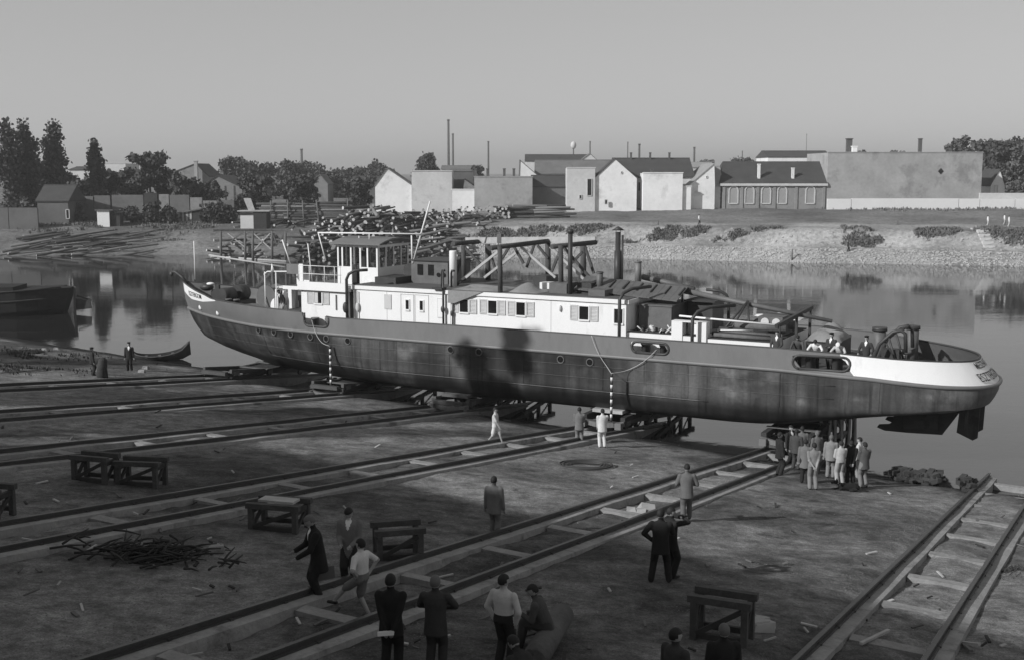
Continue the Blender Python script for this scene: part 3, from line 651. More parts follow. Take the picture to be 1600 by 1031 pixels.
for a, b2, y2 in ((640, 715, 336), (660, 735, 343), (695, 745, 349)):
    p0 = onfar(a, y2); p1 = onfar(b2, y2); log(((p0[0] + p1[0]) / 2, (p0[1] + p1[1]) / 2, p0[2] + .35), p1[0] - p0[0], math.atan2(p1[1] - p0[1], p1[0] - p0[0]), 0, 1.3, 'single long log lying on the meadow in front of the road stack', 'single logs on the meadow')

# the rest of the heap, too many to pick apart
hp = MB(); rh = random.Random(5)
for i in range(420):
    px = rh.uniform(500, 700) if i < 230 else rh.uniform(335, 760); t0 = (px - 500) / 150; x = onY(px, 370, 190)[0]; y = rh.uniform(183, 198); top = (4.2 * math.sin(min(1, max(.02, t0 * .85 + .1)) * math.pi) ** .7 if 0 < t0 < 1 else .8) if i < 230 else 1.0; y = y if i < 230 else rh.uniform(180, 206)
    z = far_z(x, y) + .15 + rh.random() * top; yaw = math.pi / 2 + rh.gauss(-.2, .5); L = rh.uniform(3, 6) / 2; d = Vector((math.cos(yaw) * L, math.sin(yaw) * L, rh.gauss(0, .25))); p = Vector((x, y, z)); r = rh.uniform(.14, .26)
    hp.tube([p - d, p + d], [r, r * .8], 7, (0, 2, 2, 1)[i % 4], True, 3)
tag(hp.build('timber_heap', LOGB + [LOGE], fix=False), 'mass of tumbled logs filling the high pile', 'logs', kind='stuff')
# timber landing stage with a small cabin
yj = 178.0; js = empty('landing_stage', onY(392, 395, yj)[:2] + (0,)); off = Vector(js.location)
def J(px, py, y=yj): q = Vector(onY(px, py, y)); return q - off
for px in (345, 383, 395, 425, 446):
    for dy in (0, 4.5): MB().tube([J(px, 400, yj + dy) + Vector((0, 0, -1)), J(px, 361, yj + dy)], .2, 7).build('post', WOOD, js)
for dy in (0, 4.5): MB().beam(J(333, 361, yj + dy), J(450, 363, yj + dy), .3, .4).build('beam', WOOD, js)
for a, b2 in (((350, 385), (378, 365)), ((356, 365), (382, 386)), ((396, 365), (424, 390)), ((396, 392), (425, 362)), ((425, 363), (433, 384)), ((431, 386), (446, 362))):
    MB().beam(J(*a), J(*b2), .22, .16).build('brace', WOODL if a[0] in (356, 396) else WOOD, js)
for i in range(14):
    x0 = J(333 + i * 8.3, 361); MB().box(x0.x, x0.x + .72, -.3, 5.0, x0.z + .16, x0.z + .22).build('deck_plank', WOOD, js)
tag(js, 'timber landing stage on posts at the left bank', 'jetty')
cb = empty('stage_cabin', (off.x, yj + 1.5, J(395, 361).z)); 
def Cb(px, py): q = J(px, py, yj + 1.5); return q.x, q.z - cb.location.z
x0, z0 = Cb(376, 360); x1, z1 = Cb(416, 331)
MB().box(x0, (x0 + x1) / 2, 0, .1, .25, z1 - .6).build('front_panel', PLASG, cb); MB().box((x0 + x1) / 2 + .01, x1, 0, 3, .25, z1).build('wall', WOODD, cb)
MB().box(x0, (x0 + x1) / 2, .12, 3, .25, z1 - .7).build('back_wall', WOODD, cb); MB().box(x0 - .4, x1 + .5, -.2, 3.2, z1 + .003, z1 + .14).build('roof', WOODL, cb)
px0, pz0 = Cb(388, 326); MB().add([(px0, 0, z1 + .15), (px0 + 1, 0, z1 + .15), (px0 + .4, 0, z1 + 2), (px0 - .7, 0, z1 + 2), (px0, .12, z1 + .15), (px0 + 1, .12, z1 + .15), (px0 + .4, .12, z1 + 2), (px0 - .7, .12, z1 + 2)], [(0, 1, 2, 3), (7, 6, 5, 4), (0, 4, 5, 1), (1, 5, 6, 2), (2, 6, 7, 3), (3, 7, 4, 0)]).build('leaning_board', WOODL, cb)
tag(cb, 'small plank cabin standing on the landing stage', 'cabin')
for i, (a, b2) in enumerate((((385, 394), (432, 394)), ((390, 399), (470, 396)), ((452, 392), (512, 383)), ((330, 401), (448, 409)))):
    p0 = Vector(onZ(*a, WZ + .1)); p1 = Vector(onZ(*b2, WZ + .1)); d = p1 - p0
    tag(MB().tube([p0, p1], .16, 8).build('floating_log', WOODL), 'pale barked log floating off the landing stage', 'log', 'floating logs off the landing stage')
# stone steps and pegs on the right bank
p0 = onfar(1526, 358); ss = empty('bank_steps', p0)
for i in range(9): MB().box(-.8, .8, -.7 * i - .35, -.7 * i + .33, far_z(p0[0], p0[1] - .7 * i) - p0[2] - .6, far_z(p0[0], p0[1] - .7 * i) - p0[2] + .08).build('step', PLASG, ss)
tag(ss, 'flight of stone steps down the right bank', 'steps')
for px, py, lb in ((1237, 408, 'mooring post standing in the water off the right bank'), (1028, 352, 'short post by the meadow road'), (1402, 352, 'small marker post at the path edge by the weeds')):
    q = onfar(px, py) if py < 400 else onZ(px, py + 2, WZ); hh = 1.9 if py > 400 else .7
    tag(MB().tube([(0, 0, -.5), (.03, 0, hh)], [.14, .1], 7).build('post', WOOD, loc=q), lb, 'post')
for px, py, n_, lb in ((692, 345, 'saw', 'pale saw trestle on the meadow before the road stack'), (706, 346, 'saw', 'pale saw trestle on the meadow before the road stack')):
    q = onfar(px, py); o = empty('saw_trestle', q)
    for s_ in (-.5, .5):
        MB().beam((-.3, s_, 0), (.18, s_, 1.1), .1, .08).build('leg', WHITEW, o); MB().beam((.3, s_, 0), (-.18, s_, 1.1), .1, .08).build('leg', WHITEW, o)
    MB().beam((0, -.6, .85), (0, .6, .85), .1, .1).build('bar', WHITEW, o); tag(o, lb, 'trestle', 'saw trestles on the meadow')
# ------------------------------------------------------------------ the tug on the slip: local x = from stern to bow, y = towards the slip, z = height above the water
SO = (22.119, 52.920)
SHIP = empty('tug_boat', (SO[0], SO[1], 0), math.atan2(U[1], U[0]))
tag(SHIP, 'long river tug with white deckhouse standing on slipway wagons', 'ship')
LEN = 49.06; HB = 4.3
def hull_mat():
    m = bpy.data.materials.new('hull_paint'); m.use_nodes = True; t = m.node_tree; b = t.nodes['Principled BSDF']
    b.inputs['Roughness'].default_value = .42; b.inputs['Specular IOR Level'].default_value = .45
    tc = t.nodes.new('ShaderNodeTexCoord')
    def nz(s, d, st):
        mp = t.nodes.new('ShaderNodeMapping'); mp.inputs['Scale'].default_value = st; t.links.new(tc.outputs['Object'], mp.inputs[0])
        n = t.nodes.new('ShaderNodeTexNoise'); n.inputs['Scale'].default_value = s; n.inputs['Detail'].default_value = d; t.links.new(mp.outputs[0], n.inputs['Vector']); return n.outputs[0]
    def mr(x, a, bb, c, d):
        n = t.nodes.new('ShaderNodeMapRange'); t.links.new(x, n.inputs[0])
        for i, v in enumerate((a, bb, c, d)): n.inputs[i + 1].default_value = v
        return n.outputs[0]
    def mul(x, y):
        n = t.nodes.new('ShaderNodeMath'); n.operation = 'MULTIPLY'; t.links.new(x, n.inputs[0]); t.links.new(y, n.inputs[1]); return n.outputs[0]
    v = mr(nz(.5, 6, (1, 1, .25)), .3, .7, .03, .078)
    v = mul(v, mr(nz(1.1, 5, (2.2, 1, .18)), .35, .65, .7, 1.3)); v = mul(v, mr(nz(.6, 7, (.25, 1, 2.4)), .35, .6, .75, 1.2)); v = mul(v, mr(nz(9, 4, (1, 1, 1)), .3, .7, .85, 1.15))
    sx = t.nodes.new('ShaderNodeSeparateXYZ'); t.links.new(tc.outputs['Object'], sx.inputs[0])
    v = mul(v, mr(nz(.22, 6, (1, 1, .7)), .38, .62, .5, 1.6)); v = mul(v, mr(nz(1.3, 7, (.5, 1, .9)), .55, .66, 1.0, 1.7)); v = mul(v, mr(nz(2.2, 5, (3.0, 1, .12)), .56, .68, 1.0, .55))
    v = mul(v, mr(sx.outputs[2], 1.45, 1.85, .35, 1.0))          # dark bottom paint below the load line
    cc = t.nodes.new('ShaderNodeCombineColor')
    for i in range(3): t.links.new(v, cc.inputs[i])
    t.links.new(cc.outputs[0], b.inputs['Base Color'])
    bp = t.nodes.new('ShaderNodeBump'); bp.inputs['Strength'].default_value = .25; bp.inputs['Distance'].default_value = .03
    t.links.new(nz(.55, 3, (1, 1, 1)), bp.inputs['Height']); t.links.new(bp.outputs[0], b.inputs['Normal'])
    return m
HULLM = hull_mat()
TOPM = M('bulwark_paint', .17, .5, .16, .8, .1, spec=.4, stretch=(1, 1, .4), dirt=(1.0, .6, .8))
RAILM = M('rub_rail_paint', .085, .55, .3, 1.5, .1)
SB = [(.66, 42), (.97, 43.2), (1.36, 45.2), (2.04, 47.3), (2.82, 48.1), (3.5, 48.5), (4.23, 48.85), (5.46, 49.06)]
SS = [(.66, 10), (1.0, 7.5), (1.4, 5.4), (1.75, 3.0), (1.95, 1.2), (2.1, .3), (2.5, .06), (3.0, 0), (3.2, .1), (3.6, .5), (4.1, .95), (4.6, 1.2)]
BZ = [(.66, 3.3), (.75, 3.7), (.9, 3.98), (1.2, 4.18), (1.6, 4.28), (1.8, 4.3), (6, 4.3)]
def hbw(s, z):
    sb = ramp(z, SB); ss = ramp(z, SS); B = ramp(z, BZ)
    lb = ramp(z, [(.66, 17), (2, 17), (4.5, 14)]); pb = ramp(z, [(.66, 1.8), (2, 1.9), (3.5, 2.1), (5, 2.5)])
    ls = ramp(z, [(.66, 3), (1.9, 6), (3, 7), (4.5, 8)]); ps = ramp(z, [(.66, 6), (1.7, 4.5), (2.1, 2.6), (3, 2.4), (4.5, 2.3)])
    B -= ramp(z, [(3.2, 0), (4.3, .35)]) * ramp(s, [(3, 1), (9, 0)])
    w = B
    if s > sb - lb: w = B * max(0, 1 - (min(1, (s - sb + lb) / lb)) ** pb)
    if s < ss + ls: w = min(w, B * max(0, 1 - min(1, (ss + ls - s) / ls) ** ps) ** (1 / ps))
    return w
def zrub(s): return ramp(s, [(0, 3.0), (2, 3.12), (5, 3.36), (9, 3.5), (40, 3.55), (46, 3.68), (49, 3.8)])
def ztop(s): return ramp(s, [(0, 4.0), (1.2, 4.05), (4, 4.2), (6.5, 4.38), (9, 4.47), (28, 4.47), (34, 4.42), (36, 4.62), (40, 4.72), (44.2, 4.82), (45, 4.98), (46.5, 5.14), (48, 5.32), (49.06, 5.46)])
def us(n):                                                   # parameter 0..1 clustered at both ends
    t = np.linspace(0, 1, n); return .5 - .5 * np.cos(math.pi * t) * (1 - .25 * np.sin(math.pi * t) ** 2)
NS = 110; UP = us(NS)
def row(zfun, inset=0.0):
    """near-side row of points for a level given as z(s) (solved by iterating)"""
    out = []
    for u in UP:
        z = zfun(LEN * u)
        for _ in range(4):
            s = ramp(z, SS) + (ramp(z, SB) - ramp(z, SS)) * u; z = zfun(s)
        w = hbw(s, z) if 0 < u < 1 else 0
        if inset: 
            w = max(0, w - inset); s = min(max(s, ramp(z, SS) + inset), ramp(z, SB) - inset)
        out.append((s, w, z))
    return out
def lev(z0): return lambda s: z0
lv = [lev(.66), lev(.78), lev(.95), lev(1.2), lev(1.5), lev(1.75), lev(1.95), lev(2.1), lev(2.3), lev(2.6)]
for k in (.35, .7, 1.0): lv.append(lambda s, k=k: 2.6 + (zrub(s) - 2.6) * k)
hb = MB(); rows = [row(f) for f in lv]
vs = []; 
for r in rows: vs += r
for r in rows: vs += [(a, -b, c) for a, b, c in r]
fs = []; nr = len(rows)
for k in range(nr - 1):
    for i in range(NS - 1):
        a = k * NS + i; fs.append((a, a + 1, a + NS + 1, a + NS)); b_ = (nr + k) * NS + i; fs.append((b_ + 1, b_, b_ + NS, b_ + NS + 1))
for i in range(NS - 1): fs.append((i + 1, i, nr * NS + i, nr * NS + i + 1))
hb.add(vs, fs, 0, True); hull = hb.build('hull', HULLM, SHIP, fix=False)
me = hull.data; bm = bmesh.new(); bm.from_mesh(me); bmesh.ops.remove_doubles(bm, verts=bm.verts, dist=.002); bmesh.ops.recalc_face_normals(bm, faces=bm.faces)
for e in bm.edges:
    if len(e.link_faces) == 2 and e.calc_face_angle(0) > .6: e.smooth = False
bm.to_mesh(me); bm.free()
# plating butts, rub rails, bilge line
def outline(zf, side=1, inset=0.0, i0=0, i1=NS): return [(a, side * b, c) for a, b, c in row(zf, inset)[i0:i1]]
bl = [p for p in outline(lev(1.72)) if 12 < p[0] < 40]; MB().tube(bl, .03, 6).build('bilge_rail', HULLM, hull)
for z0 in (2.35, 2.95):
    pl = [(a, b + .004, c) for a, b, c in outline(lev(z0)) if 6 < a < 46]; MB().tube(pl, .02, 4).build('plate_lap', HULLM, hull)
for s in list(np.arange(4.5, 44, 4.4)):
    pl = [(s, hbw(s, z) + .003, z) for z in np.linspace(1.8, zrub(s), 8)]; MB().tube(pl, .018, 4).build('plate_butt', HULLM, hull)
# deck
dk = MB(); rr_ = row(lambda s: zrub(s) - .02, .02)
dv = rr_ + [(a, -b, c) for a, b, c in rr_]; dk.add(dv, [(i, i + 1, NS + i + 1, NS + i) for i in range(NS - 1)]); dk.build('deck', DECKM, SHIP)
# bulwark: closed ring, white round the stern, with rounded fairlead slots cut through
SLOTS = [(14.3, 16.2, 3.80, 4.33), (5.85, 8.35, 3.62, 4.22), (34.3, 36.0, 3.88, 4.9)]
def slot_at(s):
    for a, b_, z0, z1 in SLOTS:
        if a < s < b_:
            r = min(.3, (z1 - z0) / 2); e = max(0, r - min(s - a, b_ - s)); dz = r - math.sqrt(max(0, r * r - e * e))
            return (z0 + dz, z1 - dz) if z1 < 4.6 else (z0 + dz, 9)
    return None
UB = sorted(set(list(np.linspace(0, 1, 150)) + list(us(120)) + [((a + (b_ - a) * t_ ) - .6) / (48.5 - .6) for a, b_, _, _ in SLOTS for t_ in (.5 - .5 * np.cos(np.linspace(0, math.pi, 22)))]))
def bpt(u, z):
    ss, sb = ramp(z, SS), ramp(z, SB); s = ss + (sb - ss) * u; return (s, hbw(s, z) if 0 < u < 1 else 0, z)
def bcol(u):
    s = .6 + (48.5 - .6) * u; zb_, zt_ = zrub(s), ztop(s)
    for _ in range(3): zb_ = zrub(bpt(u, zb_)[0]); zt_ = ztop(bpt(u, zt_)[0])
    return bpt(u, (zb_ + zt_) / 2)[0], zb_, zt_
def thick(p, sg):
    s, w, z = p; w2 = max(0.0, w - .085); return (min(max(s, ramp(z, SS) + .085), ramp(z, SB) - .085), sg * w2, z)
bwm = MB(); bwi = MB()
for sg in (1, -1):
    cols = [(u,) + bcol(u) for u in UB]
    for (u0, s0, b0, t0), (u1, s1, b1, t1) in zip(cols, cols[1:]):
        sl0, sl1 = slot_at(s0 + (s1 - s0) * .02), slot_at(s1 - (s1 - s0) * .02)
        bands = [((b0, t0), (b1, t1))]
        if sl0 and sl1 and sg > 0: bands = [((b0, min(sl0[0], t0)), (b1, min(sl1[0], t1)))] + ([((sl0[1], t0), (sl1[1], t1))] if sl0[1] < t0 else [])
        for (za, zb2), (zc, zd) in bands:
            n_ = 3; o0 = [bpt(u0, za + (zb2 - za) * k / n_) for k in range(n_ + 1)]; o1 = [bpt(u1, zc + (zd - zc) * k / n_) for k in range(n_ + 1)]
            S_ = lambda p: (p[0], sg * p[1], p[2])
            vs = [S_(p) for p in o0] + [S_(p) for p in o1] + [thick(p, sg) for p in o0] + [thick(p, sg) for p in o1]; m = n_ + 1
            white = (s0 + s1) / 2 < 6.0
            fo = [(k, m + k, m + k + 1, k + 1) for k in range(n_)]; fi = [(2 * m + k + 1, 3 * m + k + 1, 3 * m + k, 2 * m + k) for k in range(n_)]
            if sg < 0: fo = [tuple(reversed(f)) for f in fo]; fi = [tuple(reversed(f)) for f in fi]
            ca = [(n_, m + n_, 3 * m + n_, 2 * m + n_), (0, 2 * m, 3 * m, m)]
            bwm.add(vs[:2 * m], fo, 1 if white else 0, True); bwi.add(vs, fi + ca, 0, False)
bw = bwm.build('bulwark', [TOPM, W_PAINT], SHIP, fix=False)
bm = bmesh.new(); bm.from_mesh(bw.data); bmesh.ops.remove_doubles(bm, verts=bm.verts, dist=.003); bmesh.ops.recalc_face_normals(bm, faces=bm.faces); bm.to_mesh(bw.data); bm.free()
bwi.build('inner_plating', TOPM, bw, fix=False)
for s0, s1, z0, z1 in SLOTS:
    r = min(.3, (z1 - z0) / 2); zc = (z0 + z1) / 2
    if z1 < 4.6:
        pts = [(s1 - r + r * math.cos(a), zc + r * math.sin(a)) for a in np.linspace(-math.pi / 2, math.pi / 2, 9)] + [(s0 + r + r * math.cos(a), zc + r * math.sin(a)) for a in np.linspace(math.pi / 2, 1.5 * math.pi, 9)]; pts += pts[:1]
    else: pts = [(s1, 4.6), (s1, z0 + r)] + [(s1 - r + r * math.cos(a), z0 + r + r * math.sin(a)) for a in np.linspace(0, -math.pi / 2, 6)] + [(s0 + r + r * math.cos(a), z0 + r + r * math.sin(a)) for a in np.linspace(-math.pi / 2, -math.pi, 6)] + [(s0, 4.42)]
    MB().tube([(a, hbw(a, b) - .02, b) for a, b in pts], .07, 8).build('slot_rim', STEEL, bw)
ro = []
for u in UB:
    q = bpt(u, bcol(u)[1] - .01)
    if not ro or u == 1 or (Vector(q) - Vector(ro[-1])).length > .22: ro.append(q)
ro = ro + [(a, -b, c) for a, b, c in reversed(ro[1:-1])]
MB().tube(ro + ro[:1], .1, 8, caps=False).build('rub_rail', TOPM, hull)
def toprow(sg): 
    out = []
    for u in UB: s, b_, t_ = bcol(u); p = bpt(u, t_); out.append((p[0], sg * max(0, p[1] - .04), t_ + .01, s))
    return out
for sg in (1, -1):
    run = []
    for p in toprow(sg):
        if sg > 0 and SLOTS[2][0] < p[3] < SLOTS[2][1]:
            if len(run) > 1: MB().tube(run, .05, 6).build('cap_rail', STEEL, bw)
            run = []
        else: run.append(p[:3])
    MB().tube(run, .05, 6).build('cap_rail', STEEL, bw)
# white name plate of the bow, following the flare
def nose_lo(s): return ramp(s, [(43.6, 4.74), (45.5, 4.52), (47.3, 4.5), (48.3, 4.72), (49, 4.95)])
npz = MB()
for sd in (1, -1):
    A = []; 
    for s in np.linspace(43.7, 48.75, 16):
        zt = ztop(s) - .02; zl = min(nose_lo(s), zt - .02)
        for f_ in (0, .5, 1): z = zl + (zt - zl) * f_; A.append((s, sd * (hbw(s, z) + .014), z))
    npz.add(A, [(i * 3 + j, i * 3 + j + 1, i * 3 + j + 4, i * 3 + j + 3) for i in range(15) for j in range(2)], 0, True)
plate = npz.build('name_plate', W_PAINT, SHIP)
LETTER = M('letter_paint', .03, .6, .1, 4)
def text_mesh(txt, size, fn, parent):
    cu = bpy.data.curves.new('t', 'FONT'); cu.body = txt; cu.size = size; cu.resolution_u = 3; cu.offset = size * .004; o = bpy.data.objects.new('t', cu); COL.objects.link(o)
    dg = bpy.context.evaluated_depsgraph_get(); me = bpy.data.meshes.new_from_object(o.evaluated_get(dg)); bpy.data.objects.remove(o)
    bm = bmesh.new(); bm.from_mesh(me); bmesh.ops.subdivide_edges(bm, edges=[e for e in bm.edges if e.calc_length() > size * .25], cuts=2)
    bmesh.ops.triangulate(bm, faces=bm.faces)
    for v in bm.verts: v.co = Vector(fn(v.co.x, v.co.y))
    bm.to_mesh(me); bm.free(); me.materials.clear(); me.materials.append(LETTER)
    o = bpy.data.objects.new('lettering', me); COL.objects.link(o); o.parent = parent; return o
def bowmap(x, y): s = 47.7 - x * .93; z = 4.72 + y - .02 * x; return (s, hbw(s, z) + .03, z)
text_mesh('ESZTERGOM', .42, bowmap, plate)
def sternmap(a0, z0):
    # arc position a0 (metres along the outline from the near side towards the stern point)
    zz = z0; tab = []; L_ = 0; last = None
    for s in np.concatenate([np.linspace(4.5, 1.2, 40), np.linspace(1.2, ramp(zz, SS), 60)]):
        w = hbw(s, zz); p = Vector((s, w, 0))
        if last is not None: L_ += (p - last).length
        tab.append((L_, s, w)); last = p
    tot = L_
    for L2, s, w in list(reversed(tab))[1:]: tab.append((2 * tot - L2, s, -w))
    return [t_[0] for t_ in tab], [t_[1] for t_ in tab], [t_[2] for t_ in tab], tot
for txt, z0, size in (('MESZHART', 3.74, .36), ('ESZTERGOM', 3.26, .46)):
    A_, S_, W_, tot = sternmap(0, z0); wd_ = {'MESZHART': 2.25, 'ESZTERGOM': 3.35}[txt]
    def fm(x, y, A_=A_, S_=S_, W_=W_, tot=tot, z0=z0, wd_=wd_, size=size):
        a = tot - wd_ / 2 - .25 + x * 1.05; s = float(np.interp(a, A_, S_)); w = float(np.interp(a, A_, W_)); z = z0 + y
        sh = ramp(z, SS) - ramp(z0, SS); n = Vector((s - 4, w * .8, 0)); n.normalize()
        return (s + sh * max(0, -n.x) + n.x * .035, w + n.y * .035 - .28 * y * n.y * .8, z)
    text_mesh(txt, size, fm, bw)
# portholes
for s, z in ((40.0, 3.3), (38.6, 3.3), (37.2, 3.28), (35.66, 3.26), (34.5, 3.24), (33.0, 3.22), (26.4, 3.2), (24.7, 3.2), (20.0, 3.16), (18.4, 3.14)):
    w = hbw(s, z); d = (hbw(s + .2, z) - hbw(s - .2, z)) / .4; n = Vector((-d, 1, 0)).normalized(); p = Vector((s, w, z))
    o = MB().tube([p - n * .05, p + n * .02], .16, 14).build('porthole', GLASS, hull); c = p + n * .02; e1 = Vector((1, d, 0)).normalized()
    MB().tube([c + e1 * (.18 * math.cos(a)) + Vector((0, 0, .18 * math.sin(a))) for a in np.linspace(0, 2 * math.pi, 17)], .03, 6, caps=False).build('rim', STEEL2, o)
for s, z in ((46.2, 4.1), (43.9, 3.98)):
    p = Vector((s, hbw(s, z), z)); MB().ell(p, (.13, .05, .16)).build('hawse_hole', WHITEW, hull)
MB().beam((49.0, .0, 4.55), (48.2, 0, 3.55), .1, .14).build('stem_bar', STEEL, hull)
dv_ = MB().tube([(48.7, 0, 5.3), (49.1, 0, 5.75), (49.6, .05, 6.05), (49.95, .1, 6.05)], [.13, .11, .09, .07], 8).build('anchor_davit', STEEL, SHIP)
MB().ell((49.9, .1, 5.9), (.14, .1, .16)).build('sheave', STEEL, dv_)
def SWp(px, py, w):                                          # pixel -> ship coordinates on the plane y = w
    d = (SO[0] * N[0] + SO[1] * N[1]) + w; r = ray(px, py); t_ = d / (r[0] * N[0] + r[1] * N[1]); X, Y = r[0] * t_, r[1] * t_
    return ((X - SO[0]) * U[0] + (Y - SO[1]) * U[1], w, H + r[2] * t_)
NDS = SWp(1430, 660, 1)[0] - SWp(1430, 660, 2)[0]
# propeller nozzles and rudders under the counter
NOZ = M('bare_plate', .045, .85, .4, 1.2, .2, spec=.1, dirt=(1.2, .5, .5))
for wy in (1.0, -1.0):
    nz_ = empty('propeller_tunnel', (NDS, 0, 0)); nz_.parent = SHIP
    q = MB(); pts = [(4.95, .62), (4.6, .5), (3.6, .5), (2.05, .56), (1.55, 1.35), (1.4, 1.98), (4.5, 1.95), (4.25, 1.5), (4.2, 1.0), (4.45, .78), (4.9, .72)]
    q.prism(pts, 1, wy - .16, wy + .16); q.build('skeg', NOZ, nz_)
    prof_ = []
    for k in range(25):
        a = 2 * math.pi * k / 24
        for s, r in ((2.2, .60), (2.9, .66), (3.7, .72), (3.7, .64), (2.9, .58), (2.2, .54)): prof_.append((s, wy + r * math.cos(a), 1.22 + r * math.sin(a)))
    MB().add(prof_, [(k * 6 + j, k * 6 + (j + 1) % 6, (k + 1) * 6 + (j + 1) % 6, (k + 1) * 6 + j) for k in range(24) for j in range(6)], 0, True).build('nozzle', NOZ, nz_)
    pr = MB().tube([(2.4, wy, 1.22), (3.3, wy, 1.22)], [.06, .12], 8)
    for k in range(4):
        a = k * math.pi / 2 + .4; e1 = Vector((0, math.cos(a), math.sin(a))); e2 = Vector((.5, -math.sin(a) * .8, math.cos(a) * .8)).normalized(); c = Vector((3.0, wy, 1.22))
        pr.add([c + e1 * .08 - e2 * .08, c + e1 * .3 - e2 * .2, c + e1 * .5, c + e1 * .3 + e2 * .2, c + e1 * .08 + e2 * .08], [(0, 1, 2, 3, 4)])
    pr.build('propeller', STEEL2, nz_)
    for dy in (.32,):
        rp = [(1.35, 2.0), (1.45, .72), (.75, .42), (.55, .55), (.5, 2.05)]
        MB().prism(rp, 1, wy - .07, wy + .07).build('rudder', NOZ, nz_)
    MB().tube([(1.05, wy, .9), (1.05, wy, 2.2)], .1, 8).build('rudder_stock', STEEL, nz_)
# ------------------------------------------------------------------ deckhouse
def win(parent, s, z, w_, h_, wy=3.4, shutters=True, name='window'):
    o = MB().box(s - w_ / 2, s + w_ / 2, wy - .02, wy + .015, z - h_ / 2, z + h_ / 2).build(name, GLASS, parent)
    f = MB(); t = .05
    f.box(s - w_ / 2 - t, s - w_ / 2, wy + .001, wy + .045, z - h_ / 2 - t, z + h_ / 2 + t).box(s + w_ / 2, s + w_ / 2 + t, wy + .001, wy + .045, z - h_ / 2 - t, z + h_ / 2 + t)
    f.box(s - w_ / 2, s + w_ / 2, wy + .001, wy + .045, z + h_ / 2, z + h_ / 2 + t).box(s - w_ / 2 - t, s + w_ / 2 + t, wy + .001, wy + .07, z - h_ / 2 - t - .03, z - h_ / 2); f.build('frame', W_PLAIN, o)
    if shutters:
        for sg in (-1, 1):
            c = s + sg * (w_ / 2 + .07 + .23); so_ = MB()
            so_.box(c - .22, c - .17, wy + .002, wy + .05, z - h_ / 2 - .05, z + h_ / 2 + .05).box(c + .17, c + .22, wy + .002, wy + .05, z - h_ / 2 - .05, z + h_ / 2 + .05)
            so_.box(c - .17, c + .17, wy + .002, wy + .05, z + h_ / 2 - .01, z + h_ / 2 + .05).box(c - .17, c + .17, wy + .002, wy + .05, z - h_ / 2 - .05, z - h_ / 2 + .01)
            sh_ = so_.build('shutter', SHUTTER, parent); k = 9
            sl = MB()
            for i in range(k):
                zz = z - h_ / 2 + .05 + (h_ - .1) * i / (k - 1); sl.add([(c - .165, wy + .006, zz + .03), (c + .165, wy + .006, zz + .03), (c + .165, wy + .04, zz - .01), (c - .165, wy + .04, zz - .01)], [(0, 1, 2, 3)])
            sl.build('slat_set', SHUTTER, sh_)['kind'] = 'stuff'
    return o
ZD = 3.5
mh = empty('main_deckhouse'); mh.parent = SHIP
MB().box(16.85, 33.2, -3.4, 3.4, ZD - .1, 6.0).build('wall', W_PAINT, mh)
MB().box(16.72, 33.3, -3.5, 3.5, 6.0, 6.2).build('roof_fascia', W_PAINT, mh)
MB().box(16.80, 33.22, -3.42, 3.42, 6.2, 6.235).build('roof', M('roof_felt', .10, .85, .35, 1.2, .3), mh)
for s, z in ((26.1, 5.42), (24.38, 5.45), (22.72, 5.45), (19.15, 5.43)): win(mh, s, z, .5, .66)
win(mh, 17.28, 5.38, .45, .7, shutters=False)
win(mh, 29.65, 5.3, .2, .5, shutters=False, name='door_light'); win(mh, 28.75, 5.3, .2, .5, shutters=False, name='door_light')
for s0, s1 in ((28.3, 29.2), (29.25, 30.1)): 
    f = MB().box(s0, s0 + .03, 3.401, 3.42, 4.0, 5.85).box(s1 - .03, s1, 3.401, 3.42, 4.0, 5.85).box(s0, s1, 3.401, 3.42, 5.85, 5.88).build('door_frame', SHUTTER, mh)
for s in (31.0, 26.95, 21.0): MB().box(s - .012, s + .012, 3.4, 3.412, ZD, 5.98).build('panel_seam', SHUTTER, mh)
fr = MB()
for a in (((26.95 + .3), 5.0),): pass
MB().box(30.7, 31.15, 3.402, 3.44, 5.0, 5.8).build('louvre', SHUTTER, mh)
lf = MB().box(27.35, 27.75, 3.402, 3.425, 4.7, 5.75).build('notice_board', SHUTTER, mh); MB().box(27.38, 27.72, 3.425, 3.432, 4.74, 5.71).build('board_face', W_PAINT, lf)
MB().ell((20.45, 3.46, 5.6), (.07, .07, .17)).build('lamp', PLASG, mh)
MB().box(16.87, 26.9, 3.401, 3.415, 4.35, 4.37).build('sheer_strip', W_PLAIN, mh)
# side openings between front house and main house
MB().box(33.21, 33.75, -3.0, 3.0, ZD - .1, 5.9).build('passage', STEEL, SHIP)
fh = empty('front_deckhouse'); fh.parent = SHIP
MB().box(33.76, 36.85, -3.4, 3.4, ZD - .1, 5.82).build('wall', W_PAINT, fh)
MB().box(33.3, 38.0, -3.55, 3.55, 5.823, 5.95).build('bridge_deck', STEEL2, fh)
MB().box(33.6, 36.95, 3.56, 3.62, 5.80, 6.28).build('bridge_fascia', W_PAINT, fh)
MB().box(36.95, 38.0, 3.56, 3.6, 5.78, 5.98).build('bridge_fascia', W_PAINT, fh)
MB().box(33.5, 36.9, -3.62, -3.56, 5.80, 6.28).build('bridge_fascia', W_PAINT, fh)
win(fh, 35.65, 5.38, .5, .62); MB().box(35.66, 35.88, 3.416, 3.43, 5.09, 5.67).build('curtain', SHUTTER, fh)
MB().box(34.35, 34.43, 3.402, 3.44, 4.75, 5.6).build('downpipe', STEEL2, fh)
rl = empty('bridge_railing'); rl.parent = SHIP
for s in (36.95, 36.2, 35.15, 34.45, 34.05): MB().tube([(s, 3.45, 6.2), (s, 3.45, 7.18)], .022, 6).build('stanchion', W_PLAIN, rl)
